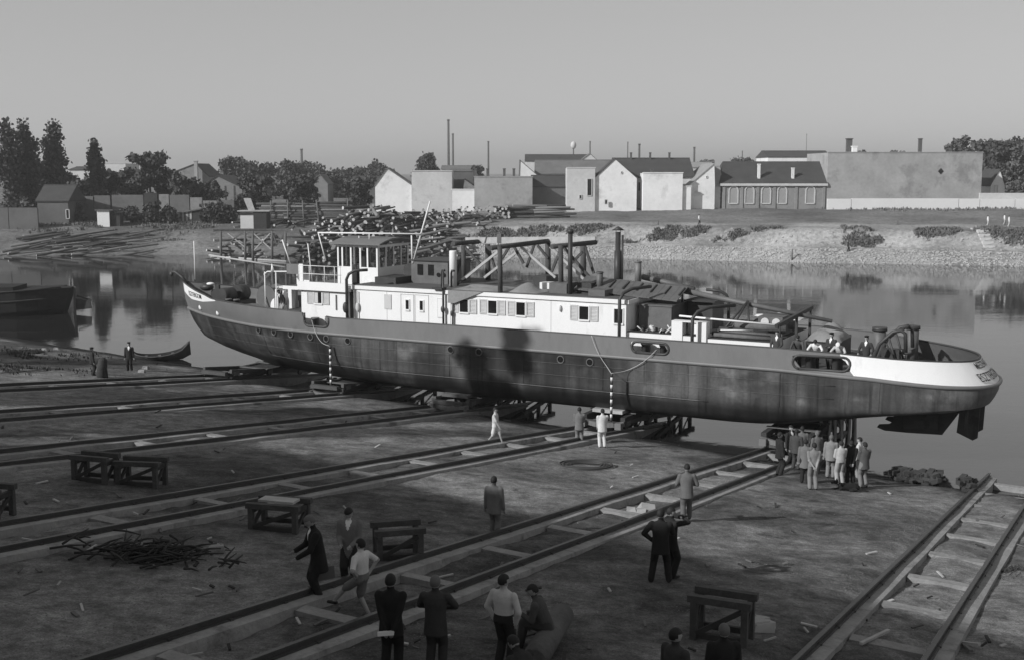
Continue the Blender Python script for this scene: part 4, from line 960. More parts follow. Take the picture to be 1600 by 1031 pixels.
for z in (6.72, 7.18): MB().tube([(36.95, 3.45, z), (34.0, 3.45, z)], .02, 6).build('rail', W_PLAIN, rl)
sc_ = empty('wind_screen'); sc_.parent = SHIP
MB().box(37.25, 38.15, 3.0, 3.05, 6.62, 7.2).build('grey_panel', SHUTTER if False else TOPM, sc_); MB().box(36.97, 37.24, 3.0, 3.06, 5.95, 7.22).build('white_panel', W_PAINT, sc_)
MB().box(36.97, 37.9, 2.4, 2.46, 5.96, 6.55).build('white_panel', W_PAINT, sc_)
aw = empty('fore_awning_frame'); aw.parent = SHIP
for s, z0 in ((39.8, 5.4), (38.97, 4.6)): MB().tube([(s, 3.0, z0 - .8), (s, 3.0, 6.66)], .035, 6).build('post', W_PLAIN, aw)
MB().tube([(39.85, 3.0, 6.5), (39.6, 3.0, 6.68), (38.2, 3.0, 6.74), (36.97, 3.0, 6.72)], .04, 6).build('rail', W_PLAIN, aw)
MB().tube([(39.2, 3.0, 6.7), (39.25, 3.0, 7.15)], [.12, .02], 6).build('lamp_bracket', W_PLAIN, aw)
# white companion and reels at the fore end
cp = empty('fore_companion'); cp.parent = SHIP
MB().box(38.95, 39.15, 2.6, 2.9, ZD, 5.65).build('post', W_PAINT, cp); MB().box(37.95, 38.2, 2.6, 2.9, ZD, 5.75).build('post', W_PAINT, cp)
MB().box(38.2, 38.95, 2.0, 2.2, ZD, 5.6).build('back_panel', SHUTTER, cp); MB().tube([(39.3, 2.5, 4.6), (39.3, 1.2, 4.6)], .55, 16).build('drum', W_PAINT, cp)
MB().box(38.0, 39.1, 2.2, 2.9, 5.75, 5.82).build('roof', W_PAINT, cp); MB().box(38.5, 38.6, 2.62, 2.9, ZD, 5.6).build('post', W_PAINT, cp)
MB().box(36.86, 38.0, 1.0, 3.2, ZD, 4.6).build('locker', STEEL, SHIP)
# cable drum, bollards, windlass on the fore deck
dr = empty('cable_reel'); dr.parent = SHIP
for w in (2.1, 1.1): MB().tube([(40.5, w, 5.05), (40.5, w - .1, 5.05)], .72, 22).build('flange', STEEL2, dr)
MB().tube([(40.5, 2.05, 5.05), (40.5, 1.1, 5.05)], .5, 18).build('coil', STEEL, dr); MB().prism([(39.9, ZD + .1), (41.1, ZD + .1), (40.5, 5.1)], 1, 2.11, 2.2).build('bracket', STEEL2, dr)
def bollards(s, w, z0, r=.2, hgt=.75, gap=.62):
    b_ = empty('bollard_pair'); b_.parent = SHIP
    MB().box(s - gap / 2 - .35, s + gap / 2 + .35, w - .28, w + .28, z0, z0 + .08).build('base_plate', STEEL, b_)
    for d in (-gap / 2, gap / 2): MB().tube([(s + d, w, z0 + .08), (s + d, w, z0 + hgt), (s + d, w, z0 + hgt + .001), (s + d, w, z0 + hgt + .08)], [r, r, r * 1.18, r * 1.18], 14).build('post', STEEL2, b_)
bollards(43.0, 2.2, 3.6, .17, 1.15); bollards(35.15, 3.75, 3.5, .2, .72, .95); bollards(15.2, 3.75, 3.5, .22, .62, .95); bollards(7.1, 3.6, 3.42, .24, .7, 1.2)
wl = empty('windlass'); wl.parent = SHIP
for s, w, r, l in ((44.6, .9, .42, 1.0), (44.6, -.4, .5, .8), (45.6, .3, .3, 1.2)): MB().tube([(s, w + l / 2, 4.9), (s, w - l / 2, 4.9)], r, 14).build('drum', STEEL, wl)
MB().box(43.9, 46.2, -1.0, 1.4, 3.6, 4.5).build('bed', STEEL, wl); MB().box(45.0, 45.3, 1.0, 1.15, 4.2, 5.5).build('brake_column', STEEL, wl); MB().ell((46.2, .9, 5.3), (.5, .35, .25)).build('cover', STEEL, wl)
MB().ell((45.6, 1.2, 5.55), (.28, .22, .1)).build('hand_wheel', WHITEW, wl)
for i, (s0, s1, w0, w1, z1, m_) in enumerate(((41.3, 41.9, -1.5, .3, 5.3, TOPM), (42.0, 42.7, -2, -.6, 5.25, PLASG), (39.3, 40.0, -1.9, -.2, 5.2, TOPM), (38.4, 39.8, -2.8, -2.2, 5.4, SHUTTER), (41.2, 42.6, .9, 1.6, 4.4, WOOD))):
    o = MB().box(s0, s1, w0, w1, 3.5, z1).build('deck_locker', m_, SHIP); MB().box(s0 - .04, s1 + .04, w0 - .04, w1 + .04, z1, z1 + .06).build('lid', STEEL2, o)
# ------------------------------------------------------------------ wheelhouse
wh = empty('wheelhouse'); wh.parent = SHIP
S0, S1, WW, Z0, ZS, Z1 = 32.8, 35.6, 1.6, 5.95, 7.05, 8.3
MB().box(S0, 33.95, WW - .05, WW, Z0, ZS).build('side_wall', W_PAINT, wh); MB().box(34.65, S1, WW - .05, WW, Z0, ZS).build('side_wall', W_PAINT, wh)
MB().box(S0, S1, -WW, -WW + .05, Z0, ZS).build('side_wall', W_PAINT, wh)
MB().box(S0, S0 + .05, -WW + .051, WW - .051, Z0, ZS).build('aft_wall', W_PAINT, wh); MB().box(S1 - .05, S1, -WW + .051, WW - .051, Z0, ZS).build('front_wall', W_PAINT, wh)
for s in (S0, 33.45, 33.95, 34.6, 35.2, S1 - .1): MB().box(s, s + .1, WW - .07, WW + .005, ZS - (1.1 if s in (33.95, 34.6) else 0), Z1).build('post', W_PAINT, wh)
for s in (S0, 34.1, S1 - .1): MB().box(s, s + .1, -WW - .005, -WW + .07, ZS, Z1).build('post', W_PAINT, wh)
for w in (-1.53, -.82, -.04, .74, 1.46):
    MB().box(S0 - .005, S0 + .08, w - .05, w + .05, ZS, Z1).build('post', W_PAINT, wh); MB().box(S1 - .08, S1 + .005, w - .05, w + .05, ZS, Z1).build('post', W_PAINT, wh)
GL2 = bpy.data.materials.new('wheelhouse_glass'); GL2.use_nodes = True; t = GL2.node_tree; pb_ = t.nodes['Principled BSDF']; pb_.inputs['Base Color'].default_value = (.02, .02, .02, 1); pb_.inputs['Roughness'].default_value = .05
tr = t.nodes.new('ShaderNodeBsdfTransparent'); mx = t.nodes.new('ShaderNodeMixShader'); mx.inputs[0].default_value = .45
t.links.new(tr.outputs[0], mx.inputs[1]); t.links.new(pb_.outputs[0], mx.inputs[2]); t.links.new(mx.outputs[0], t.nodes['Material Output'].inputs[0])
for a, b2 in ((S0 + .1, 33.45), (34.7, 35.2), (35.3, S1 - .1)): MB().box(a, b2, WW - .045, WW - .03, ZS, Z1 - .05).build('pane', GL2, wh)
for a, b2 in ((-1.48, -.87), (-.77, -.09), (.01, .69), (.79, 1.41)):
    MB().box(S0 + .03, S0 + .045, a, b2, ZS, Z1 - .05).build('pane', GL2, wh); MB().box(S1 - .045, S1 - .03, a, b2, ZS, Z1 - .05).build('pane', GL2, wh)
MB().box(S0, S1, WW - .06, WW + .02, Z1 - .12, Z1 + .02).build('head_rail', W_PAINT, wh)
MB().box(S0 - .02, S0 + .06, -WW, WW, Z1 - .12, Z1 + .02).build('head_rail', W_PAINT, wh)
rf = MB(); ns_ = 9; vs = []
for s in (S0 - .35, S1 + .25):
    for i in range(ns_): w = -WW - .3 + (2 * WW + .6) * i / (ns_ - 1); vs.append((s, w, Z1 + .03 + .3 * (1 - (w / (WW + .3)) ** 2)))
    for i in range(ns_): w = -WW - .3 + (2 * WW + .6) * i / (ns_ - 1); vs.append((s, w, Z1 + .11 + .3 * (1 - (w / (WW + .3)) ** 2)))
n2 = 2 * ns_
fs = [(i, i + 1, n2 + i + 1, n2 + i) for i in range(ns_ - 1)] + [(ns_ + i + 1, ns_ + i, n2 + ns_ + i, n2 + ns_ + i + 1) for i in range(ns_ - 1)]
fs += [(i, ns_ + i, ns_ + i + 1, i + 1) for i in range(ns_ - 1)] + [(n2 + i + 1, n2 + ns_ + i + 1, n2 + ns_ + i, n2 + i) for i in range(ns_ - 1)] + [(0, n2, n2 + ns_, ns_), (ns_ - 1, 2 * ns_ - 1, n2 + 2 * ns_ - 1, n2 + ns_ - 1)]
rf.add(vs, fs).build('roof', TOPM, wh)
MB().box(34.0, 34.6, WW - .9, WW - .85, Z0, 7.9).build('inner_door', WOOD, wh)
sw = MB(); sw.tube([(34.9, .3 + .45 * math.cos(a), 7.1 + .45 * math.sin(a)) for a in np.linspace(0, 6.283, 20)], .03, 6, caps=False)
for a in range(6): sw.beam((34.9, .3, 7.1), (34.9, .3 + .5 * math.cos(a * 1.047), 7.1 + .5 * math.sin(a * 1.047)), .03)
sw.build('steering_wheel', WOOD, wh); MB().box(34.75, 35.05, .1, .5, Z0, 6.8).build('steering_stand', WOOD, wh)
# poles above the wheelhouse
def pole(pts, r, m_, name='pole'): return MB().tube(pts, r, 6).build(name, m_, SHIP)
def SWp(px, py, w):                                          # pixel -> ship coordinates on the plane y = w
    d = (SO[0] * N[0] + SO[1] * N[1]) + w; r = ray(px, py); t_ = d / (r[0] * N[0] + r[1] * N[1]); X, Y = r[0] * t_, r[1] * t_
    return ((X - SO[0]) * U[0] + (Y - SO[1]) * U[1], w, H + r[2] * t_)
for a, b2, w, r in (((303, 377), (305, 437), .5, .035), ((441, 375), (454, 413), 0, .04), ((481, 381), (488, 440), 1.6, .035), ((497, 363), (509, 408), 1.0, .035), ((497, 364), (658, 366), 1.0, .045),
                    ((577, 366), (577, 376), 1.0, .03), ((643, 366), (644, 412), .9, .045), ((672, 315), (645, 412), .9, .045), ((561, 369), (561, 376), .8, .03)):
    pole([SWp(*a, w), SWp(*b2, w)], r, W_PLAIN, 'pole')
pole([SWp(327, 399, 0), SWp(446, 418, 0)], .06, WOODL, 'spar')
# roof gear between wheelhouse and trestle
rc = empty('roof_casing'); rc.parent = SHIP
MB().box(28.6, 31.0, -1.6, .9, 6.236, 7.5).build('wall', STEEL2, rc); MB().box(28.5, 31.1, -1.7, 1.0, 7.5, 7.56).build('roof', STEEL, rc)
for s in (30.4, 29.7): MB().box(s - .18, s + .18, .88, .93, 6.7, 7.3).build('window', GLASS, rc)
for s in (29.2, 28.85): MB().tube([(s, .88, 6.75), (s, .94, 6.75)], .12, 12).build('porthole', GLASS, rc)
MB().box(31.2, 32.6, .2, 2.2, 6.236, 6.6).build('skylight', STEEL, SHIP); MB().tube([(31.4, -.9, 6.9), (31.4, .5, 6.9)], .4, 14).build('winch_drum', STEEL, SHIP)
MB().tube([(27.9, 1.5, 6.2), (27.9, 1.5, 8.1), (27.9, 1.5, 8.17)], [.21, .21, .19], 16).build('white_vent', W_PLAIN, SHIP)
for s in (28.2, 27.6): MB().tube([(s, 2.2, 6.2), (s, 2.2, 7.0), (s - .1, 2.3, 7.15), (s - .3, 2.4, 7.15)], .06, 7).build('goose_neck', STEEL, SHIP)
for s, w in ((27.3, 3.55),): MB().tube([(s, w, 4.3), (s, w, 7.2)], .06, 7).build('davit_post', STEEL, SHIP)
MB().tube([(26.75, 3.5, 4.2), (26.75, 3.5, 6.0)], .05, 7).build('drain_pipe', STEEL2, SHIP); MB().ell((26.78, 3.52, 5.0), (.1, .08, .16)).build('pulley_block', STEEL, SHIP); MB().ell((27.3, 3.6, 5.2), (.12, .09, .2)).build('pulley_block', STEEL, SHIP)
MB().box(27.3, 27.9, 3.2, 3.7, 6.236, 6.34).build('davit_bracket', STEEL, SHIP)
# davits
def davit(s, w, z0, z1, ds, dw=-.6, r=.085, name='davit'):
    p = [(s, w, z0), (s, w, z1 - .5), (s + ds * .12, w + dw * .1, z1 - .2), (s + ds * .4, w + dw * .4, z1), (s + ds, w + dw, z1 + .05)]
    o = MB().tube(p, r, 9).build(name, STEEL, SHIP); return o
d1 = davit(33.35, 3.85, 3.55, 7.05, -1.2, -.3); MB().ell((33.4, 3.95, 5.0), (.16, .1, .3)).build('pulley_block', STEEL, d1)
davit(17.05, 3.85, 3.5, 6.75, -1.0, -1.6); davit(13.3, 3.85, 3.5, 6.05, -1.6, -1.5); davit(13.9, -3.6, 3.5, 6.15, 1.2, .2)
MB().tube([(32.9, 3.5, 3.9), (32.9, 3.5, 5.9)], .03, 6).build('davit_fall', ROPE, SHIP); MB().ell((32.9, 3.5, 5.0), (.13, .06, .26)).build('pulley_block', SHUTTER, SHIP)
# tarpaulins on the roof
def sheet(pts, name, mat, thick=.03, parent=SHIP):
    n = len(pts); c = [(a, b, d + .0) for a, b, d in pts] + [(a, b + .0, d - thick) for a, b, d in pts]
    return MB().add(c, [tuple(range(n)), tuple(reversed(range(n, 2 * n)))] + [(i, (i + 1) % n, n + (i + 1) % n, n + i) for i in range(n)]).build(name, mat, parent)
def cloth(name, mat, s0, s1, w0, w1, z0, amp, seed, parent=SHIP):
    n, m = 12, 10; vs = []
    for i in range(n):
        for j in range(m):
            s = s0 + (s1 - s0) * i / (n - 1); w = w0 + (w1 - w0) * j / (m - 1); z = z0 + amp * (.6 + mnoise.noise((s * 1.1, w * 1.1, seed))) * (math.sin(math.pi * i / (n - 1)) ** .5) * (math.sin(math.pi * j / (m - 1)) ** .5)
            vs.append((s + .15 * mnoise.noise((s, w, seed + 3)), w, z))
    return MB().add(vs, [(i * m + j, i * m + j + 1, (i + 1) * m + j + 1, (i + 1) * m + j) for i in range(n - 1) for j in range(m - 1)], 0, True).build(name, mat, parent)
cloth('tarpaulin', CANV, 24.2, 27.0, .8, 3.3, 6.24, .28, 2); cloth('tarpaulin', CANV, 21.9, 23.6, 1.2, 3.2, 6.24, .4, 5); cloth('tarpaulin', CANV, 20.2, 21.6, -1, 1.5, 6.24, .4, 8)
MB().add([(27.0, 3.52, 6.22), (24.9, 3.52, 6.22), (26.6, 3.56, 5.55), (27.0, 3.56, 5.55), (27.0, 3.55, 6.22), (24.9, 3.55, 6.22), (26.6, 3.59, 5.55), (27.0, 3.59, 5.55)], [(3, 2, 1, 0), (4, 5, 6, 7), (0, 1, 5, 4), (1, 2, 6, 5), (2, 3, 7, 6), (3, 0, 4, 7)]).build('hanging_canvas', CANV, SHIP)
for s0, s1, w0, w1, z1, m_ in ((20.6, 21.6, 1.0, 2.4, 6.75, STEEL2), (19.4, 20.2, .8, 2.0, 6.8, STEEL), (18.3, 19.2, 1.8, 2.8, 6.55, STEEL2), (22.2, 22.9, .2, .9, 6.6, W_PLAIN), (23.2, 24.0, -2, -.5, 6.8, STEEL)):
    MB().box(s0, s1, w0, w1, 6.236, z1).build('roof_chest', m_, SHIP)
cloth('sheet_bundle', W_PLAIN, 18.6, 19.6, .9, 1.8, 6.3, .4, 4)
# dark pole, stove stack, small ventilators
mp_ = MB().tube([(20.36, 2.5, 6.2), (20.36, 2.5, 9.45)], .12, 10).build('stove_pipe', STEEL, SHIP); MB().tube([(20.36, 2.5, 9.35), (20.36, 2.5, 9.55)], [.17, .14], 10).build('cap', STEEL, mp_)
st_ = empty('exhaust_stack'); st_.parent = SHIP
MB().tube([(18.58, .5, 6.3), (18.58, .5, 8.4), (18.58, .5, 8.401), (18.58, .5, 9.35)], [.19, .19, .14, .14], 12).build('pipe', STEEL, st_); MB().tube([(18.35, .45, 6.3), (18.35, .45, 9.2)], .06, 8).build('side_pipe', STEEL, st_)
MB().tube([(18.58, .5, 9.45), (18.58, .5, 9.65)], [.34, .03], 14).build('cowl', STEEL, st_)
for s in (.12, -.12): MB().beam((18.58 + s, .5, 9.33), (18.58 + s, .5, 9.5), .02).build('cowl_stay', STEEL, st_)
for s, w, z0, z1, m_ in ((19.15, 1.5, 6.4, 7.36, STEEL2), (17.65, 0, 6.7, 7.85, TOPM)):
    o = MB().tube([(s, w, z0), (s, w, z1)], .17, 12).build('ventilator', m_, SHIP); MB().tube([(s, w, z1 - .07), (s, w, z1)], .2, 12).build('rim', m_, o)
# long plank canopy with a ridge aft of the stack
cn = empty('plank_canopy'); cn.parent = SHIP
SA, SE = 20.3, 14.7; E0, RG, zE, zR = 2.2, .6, 6.45, 7.0
for i in range(14):
    a = SA + (SE - SA) * i / 14; b2 = SA + (SE - SA) * (i + .97) / 14; dz0 = -.35 * i / 14; dz1 = -.35 * (i + 1) / 14
    for (wa, za, wb, zb) in ((E0, zE, RG, zR), (-1.1, zE + .1, RG - .01, zR - .01)):
        MB().add([(a, wa, za + dz0), (b2, wa, za + dz1), (b2, wb, zb + dz1), (a, wb, zb + dz0), (a, wa, za + dz0 + .05), (b2, wa, za + dz1 + .05), (b2, wb, zb + dz1 + .05), (a, wb, zb + dz0 + .05)], [(3, 2, 1, 0), (4, 5, 6, 7), (0, 1, 5, 4), (1, 2, 6, 5), (2, 3, 7, 6), (3, 0, 4, 7)]).build('roof_plank', STEEL2, cn)
for i in range(7):
    a = 19.3 - i * .75; dz = -.35 * (20.3 - a) / 5.6; MB().beam((a, 1.7, zE + .17 + dz + .11), (a, .8, zR - .07 + dz + .08), .06, .05).build('batten', STEEL, cn)
for s in (20.0, 17.6, 15.0): MB().tube([(s, RG, 5.6), (s, RG, zR - .3)], .05, 6).build('post', STEEL, cn)
MB().tube([SWp(1055, 452, .4), SWp(1300, 502, .4)], [.15, .09], 9).build('derrick_boom', STEEL2, SHIP)
MB().tube([SWp(1000, 432, -1.2), SWp(1085, 452, -1.2)], [.16, .12], 8).build('spare_spar', STEEL2, SHIP); MB().tube([SWp(1060, 452, -1), SWp(1113, 463, -1)], [.13, .11], 8).build('spare_spar', STEEL2, SHIP)
# ------------------------------------------------------------------ timber trestle over the roof
TRW = M('dark_trestle_timber', .075, .85, .4, 2, .4)
tr_ = empty('timber_trestle'); tr_.parent = SHIP
def tp_(px, py, w): return SWp(px, py, w)
for px, a, b2, w in ((724, 384, 436, 1.2), (762, 382, 440, -2.4), (781, 384, 459, 3.3), (856, 380, 446, -2.2), (876, 384, 448, 1.6), (911, 384, 445, -2.0)):
    MB().tube([tp_(px, a, w), tp_(px + 1, b2 + 3, w)], .13 if w > 0 else .16, 9).build('post', TRW, tr_)
for a, b2, wa, wb in (((708, 381), (748, 378), 1.2, -2.4), ((766, 388), (858, 377), 3.3, -2.2), ((862, 386), (931, 379), 1.6, -2.0)): MB().tube([tp_(*a, wa), tp_(*b2, wb)], .13, 8).build('cross_head', TRW, tr_)
q0 = Vector(tp_(728, 376, -2.4)); q1 = Vector(tp_(931, 375, -2.0)); MB().beam(q0, q1, .12, .34).build('top_plank', WOODL, tr_)
for a, b2, w, m_ in (((812, 384), (868, 434), .5, WOODL), ((728, 434), (780, 392), 1.4, WOODL), ((757, 434), (808, 394), -1.0, WOODL), ((860, 386), (912, 436), .6, WOODL), ((725, 386), (750, 412), 1.2, TRW), ((726, 392), (703, 455), 1.2, TRW), ((706, 452), (742, 420), 1.3, TRW),
                     ((762, 384), (776, 428), -2.3, TRW), ((802, 384), (818, 412), -.5, TRW), ((796, 386), (784, 405), 0, TRW), ((840, 384), (856, 404), -2.0, TRW), ((835, 382), (823, 418), -2, TRW), ((880, 386), (925, 438), .4, TRW), ((912, 380), (928, 428), -2, TRW), ((910, 394), (885, 420), -1, TRW), ((876, 390), (862, 425), .6, TRW)):
    MB().beam(tp_(*a, w), tp_(*b2, w), .11, .13).build('brace', m_, tr_)
for px in (781, 823): MB().box(*[v for pr_ in [(tp_(px, 372, -2.3)[0] - .13, tp_(px, 372, -2.3)[0] + .13), (-2.5, -2.2), (tp_(px, 380, -2.3)[2], tp_(px, 366, -2.3)[2])] for v in pr_]).build('wedge_block', WOOD, tr_)
# ------------------------------------------------------------------ after part: casing, companion, hatch, towing gear
MB().box(13.0, 16.84, -3.2, 3.4, ZD - .1, 4.62).build('engine_trunk', W_PAINT, SHIP); MB().box(13.02, 16.83, -3.15, 3.35, 4.62, 4.66).build('trunk_top', STEEL, SHIP)
ec = MB().box(14.9, 16.6, -.6, 2.4, 4.66, 5.85).build('engine_casing', STEEL2, SHIP); MB().box(14.85, 16.65, -.65, 2.45, 5.85, 5.92).build('lid', STEEL2, ec); MB().box(13.4, 14.7, -1.2, .6, 4.66, 6.0).build('casing', STEEL, SHIP); MB().box(13.2, 14.8, -1.4, .9, 6.0, 6.06).build('casing_lid', STEEL, SHIP)
for i in range(22):
    s, w = R_.uniform(13.3, 16.6), R_.uniform(2.5, 3.3); MB().tube([(s, w, 4.68), (s + R_.uniform(-.3, .3), w + R_.uniform(-.1, .1), 4.72 + R_.uniform(0, .3))], R_.uniform(.03, .09), 6).build('engine_part', R_.choice((STEEL, STEEL2, PLASG)), SHIP)
co = empty('aft_companion'); co.parent = SHIP
MB().box(13.95, 14.5, 2.9, 3.45, ZD, 5.28).build('side_panel', W_PAINT, co); MB().box(12.75, 13.25, 2.9, 3.45, ZD, 5.28).build('side_panel', W_PAINT, co); MB().box(13.25, 13.95, 2.6, 2.66, ZD, 5.2).build('back_panel', SHUTTER, co)
MB().box(13.2, 13.55, 3.3, 3.34, 4.75, 5.25).build('door_leaf', W_PAINT, co); MB().box(12.75, 14.5, 2.9, 3.45, 5.283, 5.33).build('coaming_cap', W_PAINT, co)
MB().box(9.4, 12.74, -2.6, 3.35, ZD - .1, 4.55).build('aft_trunk', W_PAINT, SHIP)
MB().box(9.45, 12.7, -2.5, 3.28, 4.55, 4.6).build('trunk_top', WOODD, SHIP)
for i, (s0, s1, w, z, r) in enumerate(((9.6, 12.5, 2.9, 4.68, .1), (9.9, 12.7, 2.6, 4.7, .11), (9.5, 12.4, 2.2, 4.72, .13), (10.2, 12.6, 1.8, 4.8, .14), (9.5, 12.0, 1.2, 4.95, .2), (9.8, 12.6, .6, 5.0, .2), (9.4, 12.2, -.2, 5.0, .22))): MB().tube([(s0, w, z), (s1, w + .1, z + .05)], r, 8).build('stowed_timber', WOODD if i % 2 else WOOD, SHIP)
MB().tube([(14.2, 3.2, 5.55), (9.55, 2.9, 5.35)], .05, 6).build('white_batten', W_PLAIN, SHIP); MB().tube([(12.5, 2.5, 4.9), (10.8, 2.3, 4.95)], .03, 6).build('white_batten', W_PLAIN, SHIP)
tb_ = MB().box(9.7, 10.9, -.6, 1.2, 4.6, 5.5).build('towing_engine', STEEL2, SHIP)
for s in (10.0, 10.55): MB().tube([(s, 1.2, 5.25), (s, 1.26, 5.25)], .2, 14).build('gauge', PLASG, tb_)
for s0, s1, w in ((12.6, 9.9, -2.2),): cloth('white_sheet', W_PLAIN, 9.6, 12.0, -2.4, -1.2, 5.1, .35, 6)
for (a, b2) in (((12.6, 1.8, 4.6), (11.6, .6, 6.15)), ((12.2, 1.8, 4.6), (11.6, .6, 6.15)), ((11.2, 1.6, 4.6), (11.6, .6, 6.15))): MB().tube([a, b2], .05, 6).build('gallows_leg', STEEL, SHIP)
MB().beam((9.5, 3.0, 5.3), (8.8, -.8, 5.85), .16, .18).build('skylight_beam', STEEL, SHIP)
for s, w, z1 in ((9.4, 2.9, 5.3), (9.1, .9, 5.55), (8.85, -.7, 5.8)): MB().beam((s, w, 3.5), (s, w, z1), .12).build('skylight_post', STEEL, SHIP)
cloth('canvas_cover', CANV, 6.9, 8.6, -1.6, 1.4, 4.5, .7, 9); MB().box(7.0, 8.5, -1.5, 1.3, 3.45, 4.55).build('winch_box', STEEL, SHIP)
for s, w in ((5.6, -1.2), (4.3, -2.6)): 
    o = MB().tube([(s, w, 3.2), (s, w, 5.0)], .3, 16).build('mooring_post', STEEL2, SHIP); MB().tube([(s, w, 4.85), (s, w, 5.02)], .36, 16).build('rim', STEEL, o)
ar = empty('towing_arch'); ar.parent = SHIP
for w in (-.9, .9):
    MB().tube([(5.6, w, 3.3), (5.2, w, 4.5), (4.6, w, 5.1), (4.25, w, 5.2), (4.05, w, 5.05), (4.0, w, 4.2)], .09, 9).build('hoop', STEEL, ar)
    MB().tube([(4.8, w, 4.9), (4.3, w, 3.3)], .05, 7).build('stay', STEEL, ar)
MB().tube([(4.25, -.9, 5.2), (4.25, .9, 5.2)], .07, 8).build('cross_tube', STEEL, ar); MB().tube([(5.0, .9, 4.7), (4.4, .2, 3.5), (3.4, -.4, 3.35)], .04, 6).build('towing_wire', STEEL, ar)
MB().box(4.4, 5.2, -.3, .3, 3.2, 4.2).build('towing_hook_bed', STEEL, ar); MB().ell((4.2, 0, 4.1), (.35, .12, .14)).build('towing_hook', STEEL2, ar)
mb = MB()
for k in range(3): mb.tube([(2.4 + .5 * math.cos(a) * (1 + k * .12), -.6 + .9 * math.sin(a) * (1 + k * .1), 3.2 + .07 * k) for a in np.linspace(0, 6.283, 26)], .05, 6, caps=False)
mb.build('hawser_coil', STEEL, SHIP)
# ------------------------------------------------------------------ slipway tracks
def TW(c, r, dz=0.0): x, y = U[0] * c + RD[0] * r, U[1] * c + RD[1] * r; return Vector((x, y, plane_z(x, y) + dz))
def rail_z(c, r): return TW(c, r).z
NAMES = ['slipway track under the wagon at the bow, farthest from the spare track', 'slipway track under the second wagon from the bow', 'slipway track under the middle wagon', 'slipway track under the wagon where the two men in suits stand', 'slipway track leading to the crowd by the stern wagon', 'empty slipway track running clear of the ship to the river']
slopev = Vector((RD[0], RD[1], -.11938)).normalized()
for ti, c in enumerate(TRK):
    root = empty('slipway_track', TW(c, 20)); off = Vector(root.location); tag(root, NAMES[ti], 'track', 'tracks of the side slipway')
    r0, r1 = (-14, 53.6) if ti == 5 else (-14, 66)
    if ti < 3: r0 = 8
    def Q(cc, r, dz): return TW(cc, r, dz) - off
    for sg in (-1, 1):
        cc = c + sg * HG - .12; k = 0; r = r0; nseg = 26; sm = MB(); vs = []
        # timber-edged sill, slightly worn and uneven
        rs = np.linspace(r0, r1 - (1.2 if ti == 5 and sg < 0 else 0), nseg)
        for i, rr in enumerate(rs):
            j1, j2, j3 = R_.uniform(-.025, .025), R_.uniform(-.025, .025), R_.uniform(-.02, .02)
            dp = -.4 if rr < 48 else -2.2; vs += [Q(cc - .29 + j1, rr, dp), Q(cc - .24 + j1, rr, .05 + j3), Q(cc + .24 + j2, rr, .07 + j3), Q(cc + .29 + j2, rr, dp)]
        fs = [(i * 4 + j, i * 4 + j + 1, i * 4 + j + 5, i * 4 + j + 4) for i in range(nseg - 1) for j in range(3)] + [(3, 2, 1, 0), tuple((nseg - 1) * 4 + j for j in range(4))]
        sm.add(vs, fs, 0, False).build('sill', CONC, root)
        rm = MB(); co_ = cc + .13
        for (hw, za, zb) in ((.09, .06, .09), (.025, .09, .16), (.05, .16, .20)):
            a, b2 = TW(co_, r0), TW(co_, r1 + (.6 if ti == 5 else 0)); n_ = 2
            rm.add([Q(co_ - hw, r0, za), Q(co_ + hw, r0, za), Q(co_ + hw, r0, zb), Q(co_ - hw, r0, zb), Q(co_ - hw, r1 + .5, za), Q(co_ + hw, r1 + .5, za), Q(co_ + hw, r1 + .5, zb), Q(co_ - hw, r1 + .5, zb)], [(0, 1, 2, 3), (7, 6, 5, 4), (0, 4, 5, 1), (1, 5, 6, 2), (2, 6, 7, 3), (3, 7, 4, 0)])
        rm.build('rail', RUST, root)
        if ti >= 3:
            for rr in np.arange(max(10, r0), 52, 1.6):
                MB().beam(Q(co_ - .11, rr, .08), Q(co_ + .11, rr, .08), .1, .05).build('rail_clip', RUST, root)
    for rr in np.arange(r0 + 3 + ti * .7, 53, 3.75 if ti < 5 else 3.5):
        w_ = .3 + R_.uniform(-.03, .05)
        MB().beam(Q(c - HG + .16, rr, -.1), Q(c + HG - .4, rr, -.09), w_, .24, up=(0, 0, 1)).build('cross_beam', TIE, root)
